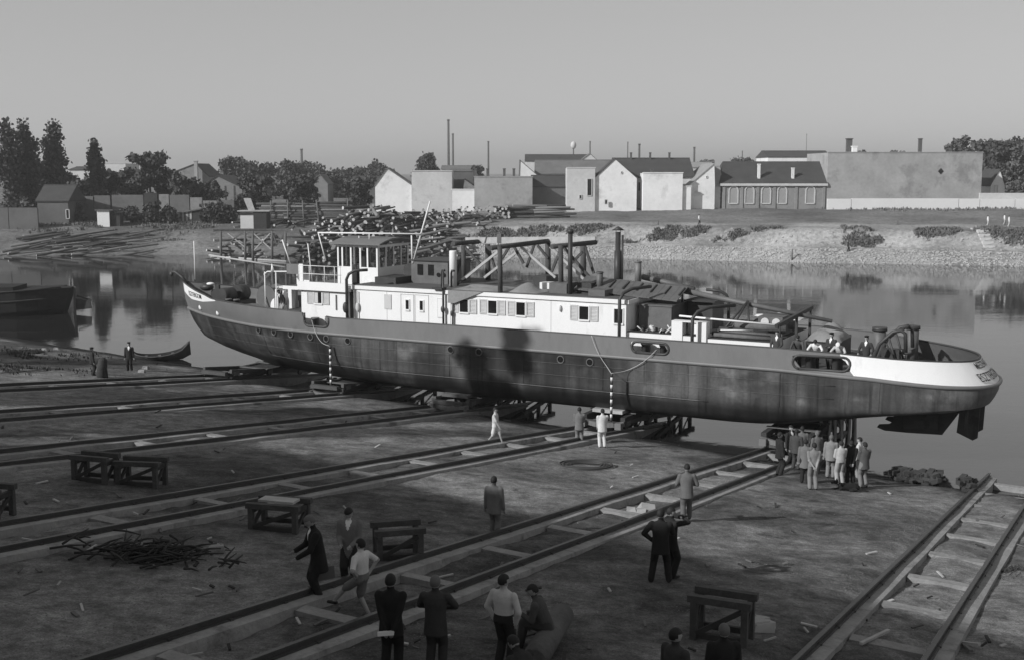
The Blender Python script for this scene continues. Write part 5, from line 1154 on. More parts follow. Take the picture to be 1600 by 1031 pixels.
# ------------------------------------------------------------------ wagons
WLAB = ['slipway wagon under the narrow bow of the tug', 'slipway wagon carrying the forward striped pole', 'slipway wagon under the middle of the hull', 'slipway wagon behind the two men in suits', 'slipway wagon under the stern with the crowd in front']
IRON = M('wagon_iron', .075, .6, .35, 2, .2); TOPT = .60
for i, c in enumerate(TRK[:5]):
    r0 = 52.3; L = 10.4; ww = 1.02; root = empty('slipway_wagon', TW(c, r0, .21)); root.rotation_euler = (0, 0, math.atan2(RD[1], RD[0])); tag(root, WLAB[i], 'wagon', 'slipway wagons under the tug')
    z0 = root.location.z; sl = -.11938
    top = TOPT - z0
    for sg in (-1, 1):
        y = sg * ww
        MB().box(0.1, L, y - .13, y + .13, top - .26, top).build('top_beam', WOODD if i != 2 else IRON, root)
        lb = MB(); lb.beam((.2, y, .32), (L, y, .32 + sl * L), .18, .22); lb.build('bottom_beam', IRON, root)
        for k in range(7):
            xx = .9 + k * 1.5; zb = .34 + sl * xx
            if top - .26 - zb > .12:
                MB().box(xx - .09, xx + .09, y - .09, y + .09, zb, top - .26).build('upright', IRON, root)
                if k < 6 and top - .26 - (zb + sl * 1.5) > .3: MB().beam((xx, y + .08 * sg, top - .3), (xx + 1.5, y + .08 * sg, zb + sl * 1.5 + .1), .05, .08).build('brace', IRON, root)
        for k in range(4):
            xx = .6 + k * 3.0; zz = .16 + sl * xx; wh_ = MB().tube([(xx, y - .05, zz), (xx, y + .05, zz)], .2, 16).build('wheel', IRON, root); MB().tube([(xx, y - .09, zz), (xx, y + .09, zz)], .07, 8).build('hub', STEEL2, wh_)
            MB().box(xx - .22, xx + .22, y + .1 * sg - .04, y + .1 * sg + .04, zz - .02, zz + .2).build('axle_box', STEEL2, root)
    pts = [(-.1 - .12 * math.cos(a * math.pi), a * ww * 1.12, top - .28 - .1 * math.cos(a * math.pi / 2)) for a in np.linspace(-1, 1, 11)]
    eb = MB()
    for a, b2 in zip(pts, pts[1:]): eb.beam(a, b2, .16, .22)
    eb.build('end_beam', TOPM, root)
    MB().box(-.16, .12, -.9, .9, .1, .3).build('end_channel', IRON, root)
    for sg in (-1, 1): MB().box(-.34, -.05, sg * .95 - .16, sg * .95 + .16, top - .52, top - .2).build('buffer', TOPM, root)
    MB().box(1.8, 8.4, -.75, .75, .3 - .5, top - .05).build('ballast_box', WOODD, root)
    for k in range(5): xx = 1.4 + k * 1.9; MB().box(xx - .14, xx + .14, -1.25, 1.25, top + .003, top + .05 + (.0)).build('bearer', WOOD, root)
    if i in (2, 3): MB().box(.6, 1.6, -.8, .8, top + .06, top + .22).build('packing_timber', WOODL if i == 3 else WOOD, root)
# pale shores under the counter, on the stern wagon
for k in range(6):
    c = TRK[4] - .9 - k * .28; p = TW(c, 55.6 + .15 * k); tag(MB().beam((p.x, p.y, -.4), (p.x + R_.uniform(-.1, .1), p.y + .1, 1.15), .16, .1).build('shore_timber', WOODL), 'pale upright timber propping the hull by the stern wagon', 'timber', 'pale shores by the stern wagon')
# striped depth poles on the wagons
for (c, rr, px, ya, yb, lb) in ((0, 0, 517, 540, 602, 'black and white striped pole standing on the second wagon from the bow'), (0, 0, 955, 583, 658, 'black and white striped pole standing on the wagon behind the two men in suits')):
    base = Vector(onY(px, yb, 65.0 if px < 600 else 56.3)); topp = Vector(onY(px, ya, base.y)); n_ = 13; o = empty('striped_pole', base); hh = topp.z - base.z
    for k in range(n_): MB().tube([(0, 0, hh * k / n_), (0, 0, hh * (k + 1) / n_ - .002)], .06, 9).build('band', W_PLAIN if k % 2 else STEEL, o)
    tag(o, lb, 'pole')
def ropething(pts, r, label, mat=ROPE, name='rope'):
    P_ = [Vector(p) for p in pts]; out = []
    for i in range(len(P_) - 1):
        a = P_[max(i - 1, 0)]; b_ = P_[i]; c_ = P_[i + 1]; d_ = P_[min(i + 2, len(P_) - 1)]
        for t_ in np.linspace(0, 1, 6)[:-1]:
            out.append(.5 * ((2 * b_) + (c_ - a) * t_ + (2 * a - 5 * b_ + 4 * c_ - d_) * t_ ** 2 + (3 * b_ - a - 3 * c_ + d_) * t_ ** 3))
    out.append(P_[-1]); return tag(MB().tube(out, r, 6).build(name, mat), label, 'rope')
def shipw(px, py, w): s, w, z = SWp(px, py, w); return (SO[0] + U[0] * s + N[0] * w, SO[1] + U[1] * s + N[1] * w, z)
ropething([shipw(487, 500, 4.42), shipw(493, 520, 4.42), shipw(503, 535, 4.5), onY(517, 541, 65.0)], .015, 'pale rope hanging from the forward bulwark slot to a striped pole')
ropething([shipw(924, 524, 4.42), shipw(934, 550, 4.42), shipw(950, 575, 4.5), onY(955, 583, 56.3)], .014, 'pale rope from the deckhouse side down to the after striped pole')
ropething([shipw(1026, 546, 4.42), shipw(1005, 565, 4.42), shipw(980, 578, 4.45), onY(955, 583, 56.3)], .014, 'pale rope looping from the after bulwark slot to the striped pole')

# ------------------------------------------------------------------ timber stools on the slip
STW = M('stool_timber', .075, .85, .5, 2.5, .5)
def stool(px, py, wpx, hpx, yaw, label, deep=.8, seed=0):
    g = G(px, py); d = math.hypot(g[0], g[1]); k = d / F; w = wpx * k; h_ = hpx * k; rnd = random.Random(seed)
    o = empty('timber_stool', g, math.radians(yaw)); t = .13
    for sx in (-1, 1):
        for sy in (-1, 1): MB().box(sx * (w / 2 - t / 2) - t / 2, sx * (w / 2 - t / 2) + t / 2, sy * (deep / 2 - t / 2) - t / 2, sy * (deep / 2 - t / 2) + t / 2, -.15, h_ - .14 + rnd.uniform(-.01, .01)).build('leg', STW, o)
    for sy in (-1, 1): MB().box(-w / 2 - .06, w / 2 + .06, sy * (deep / 2 - t / 2) - t / 2 - .01, sy * (deep / 2 - t / 2) + t / 2 + .01, h_ - .14, h_).build('top_rail', STW, o); MB().box(-w / 2 + t, w / 2 - t, sy * (deep / 2 - t / 2) - .04, sy * (deep / 2 - t / 2) + .04, .05, .17).build('foot_rail', WOODD, o)
    for sx in (-1, 1): MB().box(sx * (w / 2 - t / 2) - .05, sx * (w / 2 - t / 2) + .05, -deep / 2 + t, deep / 2 - t, h_ - .28, h_ - .15).build('end_rail', WOODD, o); MB().beam((sx * (w / 2 - t / 2), -deep / 2 + t, .1), (sx * (w / 2 - t / 2), deep / 2 - t, h_ - .25), .06, .1).build('end_brace', WOODD, o)
    MB().beam((-w / 2 + t, -deep / 2 + .03, .15), (w / 2 - t, -deep / 2 + .03, h_ - .2), .06, .1).build('brace', WOODD, o)
    tag(o, label, 'timber stool', 'timber stools lying on the slip'); return o
stool(150, 752, 60, 42, -18, 'dark timber stool beside the second track, with one end to a companion stool', .7, 1); stool(222, 757, 66, 40, -8, 'dark braced timber stool right beside its companion near the second track', .8, 2)
stool(437, 824, 82, 46, -14, 'timber stool standing beside the fourth track behind the man in the dark coat', .9, 3); stool(622, 868, 74, 52, 14, 'timber stool behind the child in the white shirt', .9, 4)
stool(1128, 1000, 92, 74, -24, 'timber stool standing alone in the open soil near the empty track', .7, 5); stool(-8, 806, 40, 44, -10, 'dark timber stool at the edge of the slip beyond the paired stools', .8, 6)
o = MB().box(-.5, .5, -.2, .2, 0, .06).build('loose_board', WOODL, loc=Vector(G(437, 824)) + Vector((0, 0, .74)), rz=-.3); tag(o, 'pale board lying across the stool behind the man in the dark coat', 'board')

# ------------------------------------------------------------------ boats, barge
def boat(name, L, B_, D, mat, loc, rz, label, pitch=0, cat='boat'):
    o = empty(name, loc, rz); o.rotation_euler = (0, pitch, rz); n, m = 15, 9; vs = []
    for i in range(n):
        u = i / (n - 1); x = -L / 2 + L * u; sh = D * (.12 + .5 * abs(2 * u - 1) ** 2.2); b = B_ / 2 * (1 - abs(2 * u - 1) ** 2.6) * .94 + .06
        for j in range(m): a = -1 + 2 * j / (m - 1); zz = -D * .35 + (sh + D * .35) * abs(a) ** 2.6 + max(0, abs(2 * u - 1) - .7) * D * .9; vs.append((x, b * math.copysign(min(1, abs(a) * 1.25) ** .8, a), zz))
    out = MB().add(vs, [(i * m + j, i * m + j + 1, (i + 1) * m + j + 1, (i + 1) * m + j) for i in range(n - 1) for j in range(m - 1)], 0, True).build('hull', mat, o, fix=False)
    inn = [(x * .985, y * .93, z + .05) for x, y, z in vs]; MB().add(inn, [(i * m + j + 1, i * m + j, (i + 1) * m + j, (i + 1) * m + j + 1) for i in range(n - 1) for j in range(m - 1)], 0, True).build('inner_planking', mat, o, fix=False)
    for e in (0, m - 1): MB().tube([vs[i * m + e] for i in range(n)], .04, 6).build('gunwale', STEEL2, o)
    for u in (.3, .52, .74): i = int(u * (n - 1)); a, b2 = vs[i * m], vs[i * m + m - 1]; MB().beam((a[0], a[1], a[2] - .08), (b2[0], b2[1], b2[2] - .08), .2, .04).build('thwart', WOOD, o)
    tag(o, label, cat); return o
a = Vector(onZ(196, 565, WZ)); b2 = Vector(onZ(303, 560, WZ)); d = b2 - a
boat('rowing_boat', d.length * .92, 1.35, .95, WOODD, ((a.x + b2.x) / 2, (a.y + b2.y) / 2, WZ + .25), math.atan2(d.y, d.x), 'dark wooden rowing boat drawn up at the shore beside the two men', -.07)
bg_ = empty('river_barge', (-42.2, 111, WZ), math.pi + .06); tag(bg_, 'dark wooden river barge moored off the near left bank', 'barge')
L_ = 34; vs = []; n = 20; lv_ = ((0, .72, -.5), (0, .95, .2), (0, 1.0, 1.0), (0, 1.02, 2.1)); BARGE = M('barge_tar', .022, .8, .4, 1.5, .5)
for i in range(n):
    u = i / (n - 1); x = L_ * u; b = 2.9 * (1 - max(0, 1 - u * 6) ** 2.2 * .72) * (1 - max(0, (u - .8) * 5) ** 2 * .8); 
    for _, k, z in lv_: vs.append((x - (.9 * (z + .5) / 2.6 if i == 0 else 0), b * k, z + .35 * max(0, 1 - u * 5)))
    for _, k, z in reversed(lv_): vs.append((x - (.9 * (z + .5) / 2.6 if i == 0 else 0), -b * k, z + .35 * max(0, 1 - u * 5)))
MB().add(vs, [(i * 8 + j, i * 8 + (j + 1) % 8, (i + 1) * 8 + (j + 1) % 8, (i + 1) * 8 + j) for i in range(n - 1) for j in range(8)] + [tuple(range(8)), tuple((n - 1) * 8 + j for j in range(8))], 0, False).build('hull', BARGE, bg_)
for sg, z in ((1, 2.12), (-1, 2.12), (1, 1.2), (-1, 1.2)): MB().tube([(vs[i * 8][0], sg * abs(vs[i * 8 + 3][1]) * (1.0 if z > 2 else .99), z + .35 * max(0, 1 - i / (n - 1) * 5)) for i in range(n)], .09, 6).build('wale', WOODD, bg_)
MB().box(4, 28, -1.9, 1.9, 2.1, 2.6).build('hatch_cover', BARGE, bg_)
MB().prism([(-1.0, -.4), (-1.15, 2.4), (-.95, 2.5), (-.8, -.4)], 1, -.12, .12).build('stern_post', WOOD, bg_); MB().prism([(-1.1, .25), (-2.5, .4), (-2.4, 1.1), (-1.1, 1.35)], 1, -.1, .1).build('rudder', WOODD, bg_)
MB().beam((-1.2, 0, 1.6), (-2.5, 0, 1.15), .12, .16).build('rudder_head', WOODD, bg_)

# ------------------------------------------------------------------ small things on the slip
p = Vector(G(915, 728)); mb = MB()
for k in range(4): mb.tube([((.6 + .14 * k) * math.cos(a) + .16 * mnoise.noise((a, k, 0)), (.4 + .13 * k) * math.sin(a), .03 + .012 * k + .012 * math.sin(3 * a)) for a in np.linspace(0, 6.283, 30)], .035, 6, caps=False)
mb.tube([(-.6, 0, .05), (-.95, .15, .04), (-1.3, .12, .03)], .035, 6); tag(mb.build('cable_coil', STEEL, loc=p), 'coil of black cable lying on the sandy ground', 'cable')
rub = [(1180, 985), (1190, 976), (1194, 988), (1000, 795), (1012, 790), (985, 793), (1022, 797), (150, 580), (222, 581), (228, 576), (70, 548), (88, 546), (340, 860), (505, 606), (519, 613)]
for i, (px, py) in enumerate(rub):
    q = G(px, py); s = R_.uniform(.12, .3); rr_ = random.Random(i); mb = MB(); vs = []
    for (u, v, w) in ((-1, -1, -.5), (1, -1, -.5), (1, 1, -.5), (-1, 1, -.5), (-.7, -.7, .6), (.8, -.6, .8), (.6, .8, .5), (-.8, .6, .7)): vs.append((u * s * rr_.uniform(.6, 1.2), v * s * rr_.uniform(.6, 1.2), w * s * .7))
    mb.add(vs, [(4, 5, 6, 7), (0, 1, 5, 4), (1, 2, 6, 5), (2, 3, 7, 6), (3, 0, 4, 7), (3, 2, 1, 0)]); tag(mb.build('rubble_stone', STONE if i < 7 else CONC, loc=(q[0], q[1], q[2] + .05)), 'pale broken stone lying on the slip', 'stone', 'loose stones on the slip')
for i, (a, b2) in enumerate((((1345, 1008), (1388, 992)), ((1500, 1000), (1530, 1012)), ((1505, 1005), (1517, 1022)), ((0, 584), (90, 577)))):
    p0, p1 = Vector(G(*a)), Vector(G(*b2)); tag(MB().beam(p0 + Vector((0, 0, .06)), p1 + Vector((0, 0, .1)), .07, .05).build('loose_batten', WOODL if i < 2 else WOOD), 'thin loose batten lying on the ground', 'batten', 'loose battens on the ground')
p = G(160, 588); tag(MB().tube([(0, 0, -.3), (0, 0, .5), (.06, 0, 1.0), (.06, 0, 1.15)], [.33, .28, .24, .12], 10).build('mooring_stump', WOODD, loc=p), 'rough round-topped mooring stump on the left shore', 'stump')
dk_ = M('dark_scrub', .05, .9, .5, 1)
def scrub(px, py, rx, n, label, seed, hh=.35):
    g = G(px, py); rnd = random.Random(seed); mb = MB()
    for i in range(n * 2):
        a = rnd.uniform(0, 6.28); r = abs(rnd.gauss(0, .55)) * rx; x, y = g[0] + r * math.cos(a), g[1] + r * math.sin(a) * .7
        if mnoise.noise((x * .45, y * .45, seed)) + .6 * mnoise.noise((x * 1.6, y * 1.6, seed)) < rnd.uniform(-.1, .25): continue
        z = zg(x, y); k = hh * rnd.uniform(.25, 1.2); th = rnd.uniform(0, 3.14); c, s = math.cos(th) * k * .3, math.sin(th) * k * .3; lx, ly = rnd.uniform(-.08, .08), rnd.uniform(-.08, .08)
        mb.add([(x - c, y - s, z - .03), (x + c, y + s, z - .03), (x + c * .4 + lx, y + s * .4 + ly, z + k), (x - c * .3 + lx, y - s * .3 + ly, z + k * .85)], [(0, 1, 2, 3)])
    tag(mb.build('ground_scrub', dk_, fix=False), label, 'scrub', kind='stuff')
scrub(50, 552, 5, 2600, 'dark scrub on the left shore near the barge', 1, .16); scrub(20, 575, 4.5, 1800, 'dark scrub left of the mooring stump', 2, .15); scrub(1570, 890, 1.2, 500, 'thin scrub right of the empty track', 5, .07)
# submerged scrap at the water's edge by the empty track
for i, (x0, x1, y0, n_) in enumerate(((1400, 1470, 742, 90), (1499, 1512, 754, 18))):
    a, b2 = Vector(onZ(x0, y0, 0)), Vector(onZ(x1, y0 + 10, 0)); mb = MB()
    for k in range(n_):
        t_ = R_.random(); p = a.lerp(b2, t_) + Vector((R_.uniform(-.2, .2), R_.uniform(-.3, .3), R_.uniform(-.15, .3))); mb.beam(p - Vector((R_.uniform(.05, .25), R_.uniform(-.2, .2), 0)), p + Vector((R_.uniform(.05, .25), R_.uniform(-.2, .2), R_.uniform(-.05, .1))), R_.uniform(.1, .25), R_.uniform(.1, .2))
    tag(mb.build('brushwood_bundle', dk_), ['long black brushwood bundle at the water edge beside the empty track', 'small black brushwood bundle at the water edge beside the empty track'][i], 'brushwood')

# ------------------------------------------------------------------ unseen hall and trees added to shade the slip, and the tree shading the hull
def toward_sun(p, L): return Vector(p) + tosun * (L / math.cos(SUN_EL))
E1, E3 = G(420, 705), G(1320, 930)
A, B = toward_sun(E1, 44), toward_sun(E3, 44); hd = Vector((B.x - A.x, B.y - A.y, 0)).normalized(); back = Vector((hd.y, -hd.x, 0))
if back.dot(Vector((tosun.x, tosun.y, 0))) < 0: back = -back
A2 = A - hd * 2; Lh = (B - A).length + 34; zt = (A.z + B.z) / 2
hall = empty('shade_hall', (A2.x, A2.y, zg(A2.x, A2.y, False) - 1), math.atan2(hd.y, hd.x)); ht = zt - hall.location.z; sgn = 1 if back.dot(Vector((-hd.y, hd.x, 0))) > 0 else -1
def yb(a, b2): return (min(a * sgn, b2 * sgn), max(a * sgn, b2 * sgn))
MB().box(0, Lh, *yb(0, 16), 0, ht - .4).build('wall', BRICK, hall); MB().box(-.3, Lh + .3, *yb(-.25, 16.3), ht - .4, ht).build('roof', TILED, hall)
for k in range(9): x0 = 3 + k * (Lh - 6) / 9; MB().box(x0, x0 + 2.4, *yb(-.06, .05), 6, ht - 4).build('window', GLASS, hall)
tag(hall, 'unseen tall brick hall added to shade the slip', 'hall')
for i, (tgt, L, rad, hh_, lb) in enumerate(((shipw(768, 512, 4.3), 40, 2.7, 1, 'broad tree on the left shore shading the hull'), (G(70, 620), 34, 5, 0, 'unseen wide tree added to shade the left edge of the slip'), (G(10, 560), 30, 4.5, 0, 'unseen wide tree added to shade the near left shore'), (G(230, 660), 40, 4.5, 0, 'unseen wide tree added to shade the left tracks'))):
    c = toward_sun(tgt, L); zb = zg(c.x, c.y, False); tree('shade_tree', c.x, c.y, zb, (c.z - zb) / (.83 if hh_ else .68), rad, 'round', lb, 'trees beside the slip', 300 + i, n=5200, size=.4)

# brushwood heap and timber scraps lying about
p = Vector(G(245, 868)); rb_ = random.Random(9); mb = MB()
for k in range(170):
    a = rb_.gauss(.5, .7); L_ = rb_.uniform(.3, .9); c = p + Vector((rb_.gauss(0, .75), rb_.gauss(0, .4), 0)); c.z = zg(c.x, c.y) + abs(rb_.gauss(0, .12)) + .03; d = Vector((math.cos(a) * L_, math.sin(a) * L_, rb_.gauss(0, .18))); mb.tube([c - d * .5, c + Vector((0, 0, .03)), c + d * .5], [.03, .025, .012], 5)
tag(mb.build('brushwood_heap', WOODD), 'dark heap of brushwood and sticks beside the long track', 'brushwood')
sc2 = MB(); rs_ = random.Random(21)
for k in range(240):
    x, y, z = G(rs_.uniform(0, 1600), rs_.uniform(640, 1031)); a = rs_.uniform(0, 3.14); L_ = rs_.uniform(.04, .2)
    if rs_.random() < .5 and mnoise.noise((x * .25, y * .25, 6)) < 0: continue
    sc2.beam((x - math.cos(a) * L_, y - math.sin(a) * L_, z + .03), (x + math.cos(a) * L_, y + math.sin(a) * L_, z + .05 + rs_.uniform(0, .05)), rs_.uniform(.03, .09), .03, rs_.randrange(3))
tag(sc2.build('timber_scraps', [WOODD, WOOD, WOODL], fix=False), 'small timber scraps and chips strewn over the slip', 'scraps', kind='stuff')
# ------------------------------------------------------------------ people
SKIN = M('skin', .30, .6, .08, 6); HAIRD = M('dark_hair', .02, .7, .3, 12); HAIRL = M('grey_hair', .12, .7, .2, 12); SHOE = M('shoe_leather', .02, .5, .2, 6); EYE = M('eye', .02, .3, .1, 5)
CL = {}
def cloth_m(v): 
    k = round(v, 3)
    if k not in CL: CL[k] = M('cloth_%03d' % int(k * 1000), k, .92, .18, 9, .25, bscale=24)
    return CL[k]
def ik(a, b, l1, l2, pole):
    a, b = Vector(a), Vector(b); d = b - a; L = min(d.length, (l1 + l2) * .999); dn = d.normalized(); b = a + dn * L
    x = (l1 * l1 - l2 * l2 + L * L) / (2 * L); hgt = math.sqrt(max(0, l1 * l1 - x * x)); p = Vector(pole); p = (p - dn * p.dot(dn)); p.normalize()
    return a + dn * x + p * hgt, b
def person(loc, az, h, top, legs, label, group=None, hair='dark', cap=None, shorts=False, jacket=True, short_sleeve=False, lean=0, drop=0, footL=(-.11, 0, 0), footR=(.11, 0, 0), handL=(-.27, .05, .80), handR=(.27, .05, .80), head=(0, 0), vox=.021, hips=(0, 0), twist=0, kneeL=(0, 1, 0), kneeR=(0, 1, 0), polL=(-.5, -.9, -.1), polR=(.5, -.9, -.1), skirt=None):
    """one continuous body (voxel-joined), facing local +Y; az: compass direction it faces (0 = away from the slip camera)"""
    k = h / 1.75; TOP, LEG = cloth_m(top), cloth_m(legs); mats = [SKIN, TOP, LEG, SHOE, HAIRD, EYE, W_PLAIN]
    mb = MB(); prim = []
    def cap_(a, b2, ra, rb, mi, n=10):
        a, b2 = Vector(a), Vector(b2); d = (b2 - a); L = max(d.length, 1e-4); dn = d / L
        mb.tube([a - dn * ra * .95, a - dn * ra * .6, a, b2, b2 + dn * rb * .6, b2 + dn * rb * .95], [ra * .3, ra * .8, ra, rb, rb * .8, rb * .3], n); prim.append((a, b2, ra, rb, mi))
    hc = Vector((hips[0], hips[1], .92 - drop)); ln = math.radians(lean); td = Vector((0, math.sin(ln), math.cos(ln))); fw = Vector((0, math.cos(ln), -math.sin(ln))); tw = math.radians(twist); rt = Vector((math.cos(tw), math.sin(tw), 0))
    # legs
    for sg, ft, kn in ((-1, footL, kneeL), (1, footR, kneeR)):
        hp = hc + Vector((sg * .09, 0, -.02)); an = Vector((ft[0], ft[1], .085 + ft[2])); kj, an = ik(hp, an, .43, .43, kn)
        lm = 0 if shorts else 2; cap_(hp, kj, .108, .092 if not shorts else .07, 2)
        if shorts: cap_(hp.lerp(kj, .3), hp.lerp(kj, .8), .1, .1, 2)
        cap_(kj, an, .088 if not shorts else .056, .078 if not shorts else .04, lm); fy = -.05
        cap_(an + Vector((0, -.03, -.045)), an + Vector((sg * .025, .16, -.05)), .045, .036, 3)
    # torso loft
    hem = -.22 if jacket else -.02
    prof_ = [(hem, .215 if jacket else .18, .165 if jacket else .14), (-.05, .2, .15), (.1, .185, .14), (.22, .188, .138), (.36, .208, .142), (.45, .212, .122), (.5, .17, .095), (.545, .07, .062), (.6, .055, .058)]
    if skirt: prof_ = [(-skirt, .23, .19)] + prof_[1:]
    nn = 14; vs = []
    for q, rx, ry in prof_:
        f_ = max(0, min(1, q / .45)); r_ = Vector((1, 0, 0)).lerp(rt, f_).normalized(); c = hc + (td * q if q > 0 else Vector((0, 0, q)))
        fwd = Vector((-r_.y, r_.x, 0)); fwd = (fwd - td * fwd.dot(td)).normalized() if q > 0 else fwd
        for j in range(nn): a = 2 * math.pi * j / nn; vs.append(c + r_ * (rx * math.cos(a)) + fwd * (ry * math.sin(a)))
    np_ = len(prof_); mb.add(vs, [(i * nn + j, i * nn + (j + 1) % nn, (i + 1) * nn + (j + 1) % nn, (i + 1) * nn + j) for i in range(np_ - 1) for j in range(nn)] + [tuple(reversed(range(nn))), tuple((np_ - 1) * nn + j for j in range(nn))])
    prim.append((hc + Vector((0, 0, hem + .05)), hc + td * .48, .155, .16, 1)); 
    if not jacket: prim.append((hc + Vector((0, 0, -.12)), hc + Vector((0, 0, .06)), .168, .165, 2))
    # arms
    fing = []
    for sg, hd_, po in ((-1, handL, polL), (1, handR, polR)):
        sh = hc + td * .455 + rt * (sg * .2); ej, wr = ik(sh, hd_, .29, .26, po)
        cap_(sh, ej, .078 if jacket else .07, .064 if jacket else .06, 1)
        if short_sleeve: prim.pop(); prim.append((sh, sh.lerp(ej, .75), .07, .06, 1)); prim.append((sh.lerp(ej, .8), ej, .045, .045, 0))
        cap_(ej, wr, .06 if not short_sleeve else .045, .05 if jacket else (.034 if short_sleeve else .045), 0 if short_sleeve else 1)
        dn = (wr - ej).normalized(); pe = wr + dn * .085; cap_(wr + dn * .03, pe, .034, .034, 0); fing.append((pe, dn, sg))
    # head
    nb = hc + td * .56; hd2 = math.radians(head[1]); hv = (td * math.cos(hd2) + fw * math.sin(hd2)).normalized(); hcn = nb + hv * .135; yaw = math.radians(head[0])
    fd = Vector((math.sin(yaw), math.cos(yaw), 0)); fd = (fd - hv * fd.dot(hv)).normalized(); rr = fd.cross(hv)
    rot = Matrix((rr, fd, hv)).transposed()
    cap_(nb - hv * .04, hcn - hv * .04, .062, .058, 0)
    mb.ell(hcn, (.083, .105, .124), 14, 10, rot=rot); prim.append((hcn, hcn + hv * .01, .1, .1, 0))
    mb.ell(hcn + fd * .03 - hv * .065, (.055, .06, .05), 10, 8, rot=rot); cap_(hcn + fd * .09 + hv * .015, hcn + fd * .112 - hv * .02, .012, .017, 0, 6)
    for s_ in (-1, 1): mb.ell(hcn + rr * (s_ * .08) - fd * .005, (.016, .026, .034), 8, 6, rot=rot)
    tmp = mb.build('tmp', mats)
    md = tmp.modifiers.new('r', 'REMESH'); md.mode = 'VOXEL'; md.voxel_size = vox; ms = tmp.modifiers.new('s', 'SMOOTH'); ms.factor = .5; ms.iterations = 2
    dg = bpy.context.evaluated_depsgraph_get(); me = bpy.data.meshes.new_from_object(tmp.evaluated_get(dg)); bpy.data.objects.remove(tmp)
    # clothing tones by the nearest limb
    nf = len(me.polygons); C_ = np.empty(nf * 3); me.polygons.foreach_get('center', C_); C_ = C_.reshape(-1, 3); best = np.full(nf, 9e9); mi_ = np.zeros(nf, int)
    for a, b2, ra, rb, m_ in prim:
        a_, d_ = np.array(a), np.array(b2 - a); t_ = np.clip(((C_ - a_) @ d_) / max(1e-9, d_ @ d_), 0, 1); ds = np.linalg.norm(C_ - a_ - t_[:, None] * d_, axis=1) - (ra + (rb - ra) * t_); up = ds < best; best[up] = ds[up]; mi_[up] = m_
    if jacket:                                               # collar and shirt front
        rel = C_ - np.array(hc + td * .47); fwv = np.array(fw); front = (rel @ fwv > .05) & (np.abs(rel @ np.array(rt)) < np.clip(.012 + .32 * (rel @ np.array(td) + .13), 0, .06)) & (rel @ np.array(td) > -.13) & (mi_ == 1); mi_[front] = 6
        nk = (mi_ == 0) & (np.abs((C_ - np.array(nb)) @ np.array(hv) + .01) < .022) & (np.linalg.norm(C_ - np.array(nb), axis=1) < .1); mi_[nk] = 6
    V_ = np.empty(len(me.vertices) * 3); me.vertices.foreach_get('co', V_); out = MB(); out.v = [tuple(v) for v in V_.reshape(-1, 3)]; out.f = [tuple(p.vertices) for p in me.polygons]; out.m = [int(i) for i in mi_]; out.sm = [True] * nf; bpy.data.meshes.remove(me)
    for pe, dn, sg in fing:                                  # four fingers and a thumb rooted in the palm
        sd_ = dn.cross(Vector((0, 1, 0))); sd_ = sd_.normalized() if sd_.length > .1 else Vector((1, 0, 0)); cu = dn.cross(sd_) * (-1)
        for i, (o_, l_) in enumerate(((-.024, .07), (-.008, .08), (.009, .075), (.024, .06))): b_ = pe + sd_ * o_; out.tube([b_ - dn * .01, b_ + dn * l_ * .55 + cu * .004, b_ + dn * l_ * .9 + cu * .025], [.0095, .009, .007], 6, 0)
        b_ = pe - dn * .04 + sd_ * (-.028); out.tube([b_, b_ - sd_ * .025 + dn * .03, b_ - sd_ * .022 + dn * .06], [.012, .011, .008], 6, 0)
    for s_ in (-1, 1): out.ell(hcn + fd * .083 + rr * (s_ * .032) + hv * .018, (.011, .011, .007), 6, 5, 5)
    out.ell(hcn + fd * .083 - hv * .058, (.022, .01, .005), 6, 5, 5)
    zmin = min(v[2] for v in out.v); out.v = [(v[0] * k, v[1] * k, v[2] * k) for v in out.v]
    o = out.build('person', mats, None, loc, -math.radians(az), fix=False)
    tag(o, label, 'person', group)
    if hair:
        hb_ = MB().ell((0, 0, 0), (.093, .115, .119), 16, 12); keep = [f for f in hb_.f if (lambda c: c[2] > .045 or c[1] < -.02 + .8 * (c[2] + .03))([sum(hb_.v[i][q] for i in f) / len(f) for q in range(3)]) and sum(hb_.v[i][2] for i in f) / len(f) > -.062]
        hb_.f = keep; hb_.m = [0] * len(keep); hb_.sm = [True] * len(keep); hb_.v = [tuple((rot @ Vector(v) + hcn + hv * .012 - fd * .004) * k) for v in hb_.v]
        hb_.build('hair', HAIRD if hair == 'dark' else HAIRL, o, fix=False)
    if cap is not None:
        cm = cloth_m(cap); cb_ = MB().ell((0, .0, .095), (.105, .125, .04), 14, 8).tube([(0, .06, .085), (0, .15, .07)], [(.09, .012), (.06, .006)], 10); cb_.v = [tuple((rot @ Vector(v) + hcn + hv * .005) * k) for v in cb_.v]; cb_.build('cap', cm, o, fix=False)
    return o
def at(px, py, dz=0): return G(px, py, dz)
def headat(px, py, h): return G(px, py, h)
SUIT = dict(jacket=True)
g0 = 'onlookers on the slip'
person(at(145, 584), 60, 1.62, .03, .025, 'man in dark clothes standing sideways by the mooring stump', g0, cap=.02, vox=.03)
person(at(203, 578), 175, 1.75, .025, .02, 'man in dark uniform and cap standing before the rowing boat', g0, cap=.02, vox=.028)
person(at(774, 692), 110, 1.66, .5, .62, 'man in pale shirt and white shorts striding across the slip', g0, shorts=True, jacket=False, short_sleeve=True, footL=(-.09, .32, 0), footR=(.09, -.36, .06), handL=(-.3, -.18, .86), handR=(.28, .3, .9), vox=.024)
person(at(905, 690), 5, 1.76, .16, .18, 'man in grey suit watching from behind, left of the pale suit', g0, handL=(-.1, .3, 1.0), handR=(.12, .3, 1.0), vox=.024)
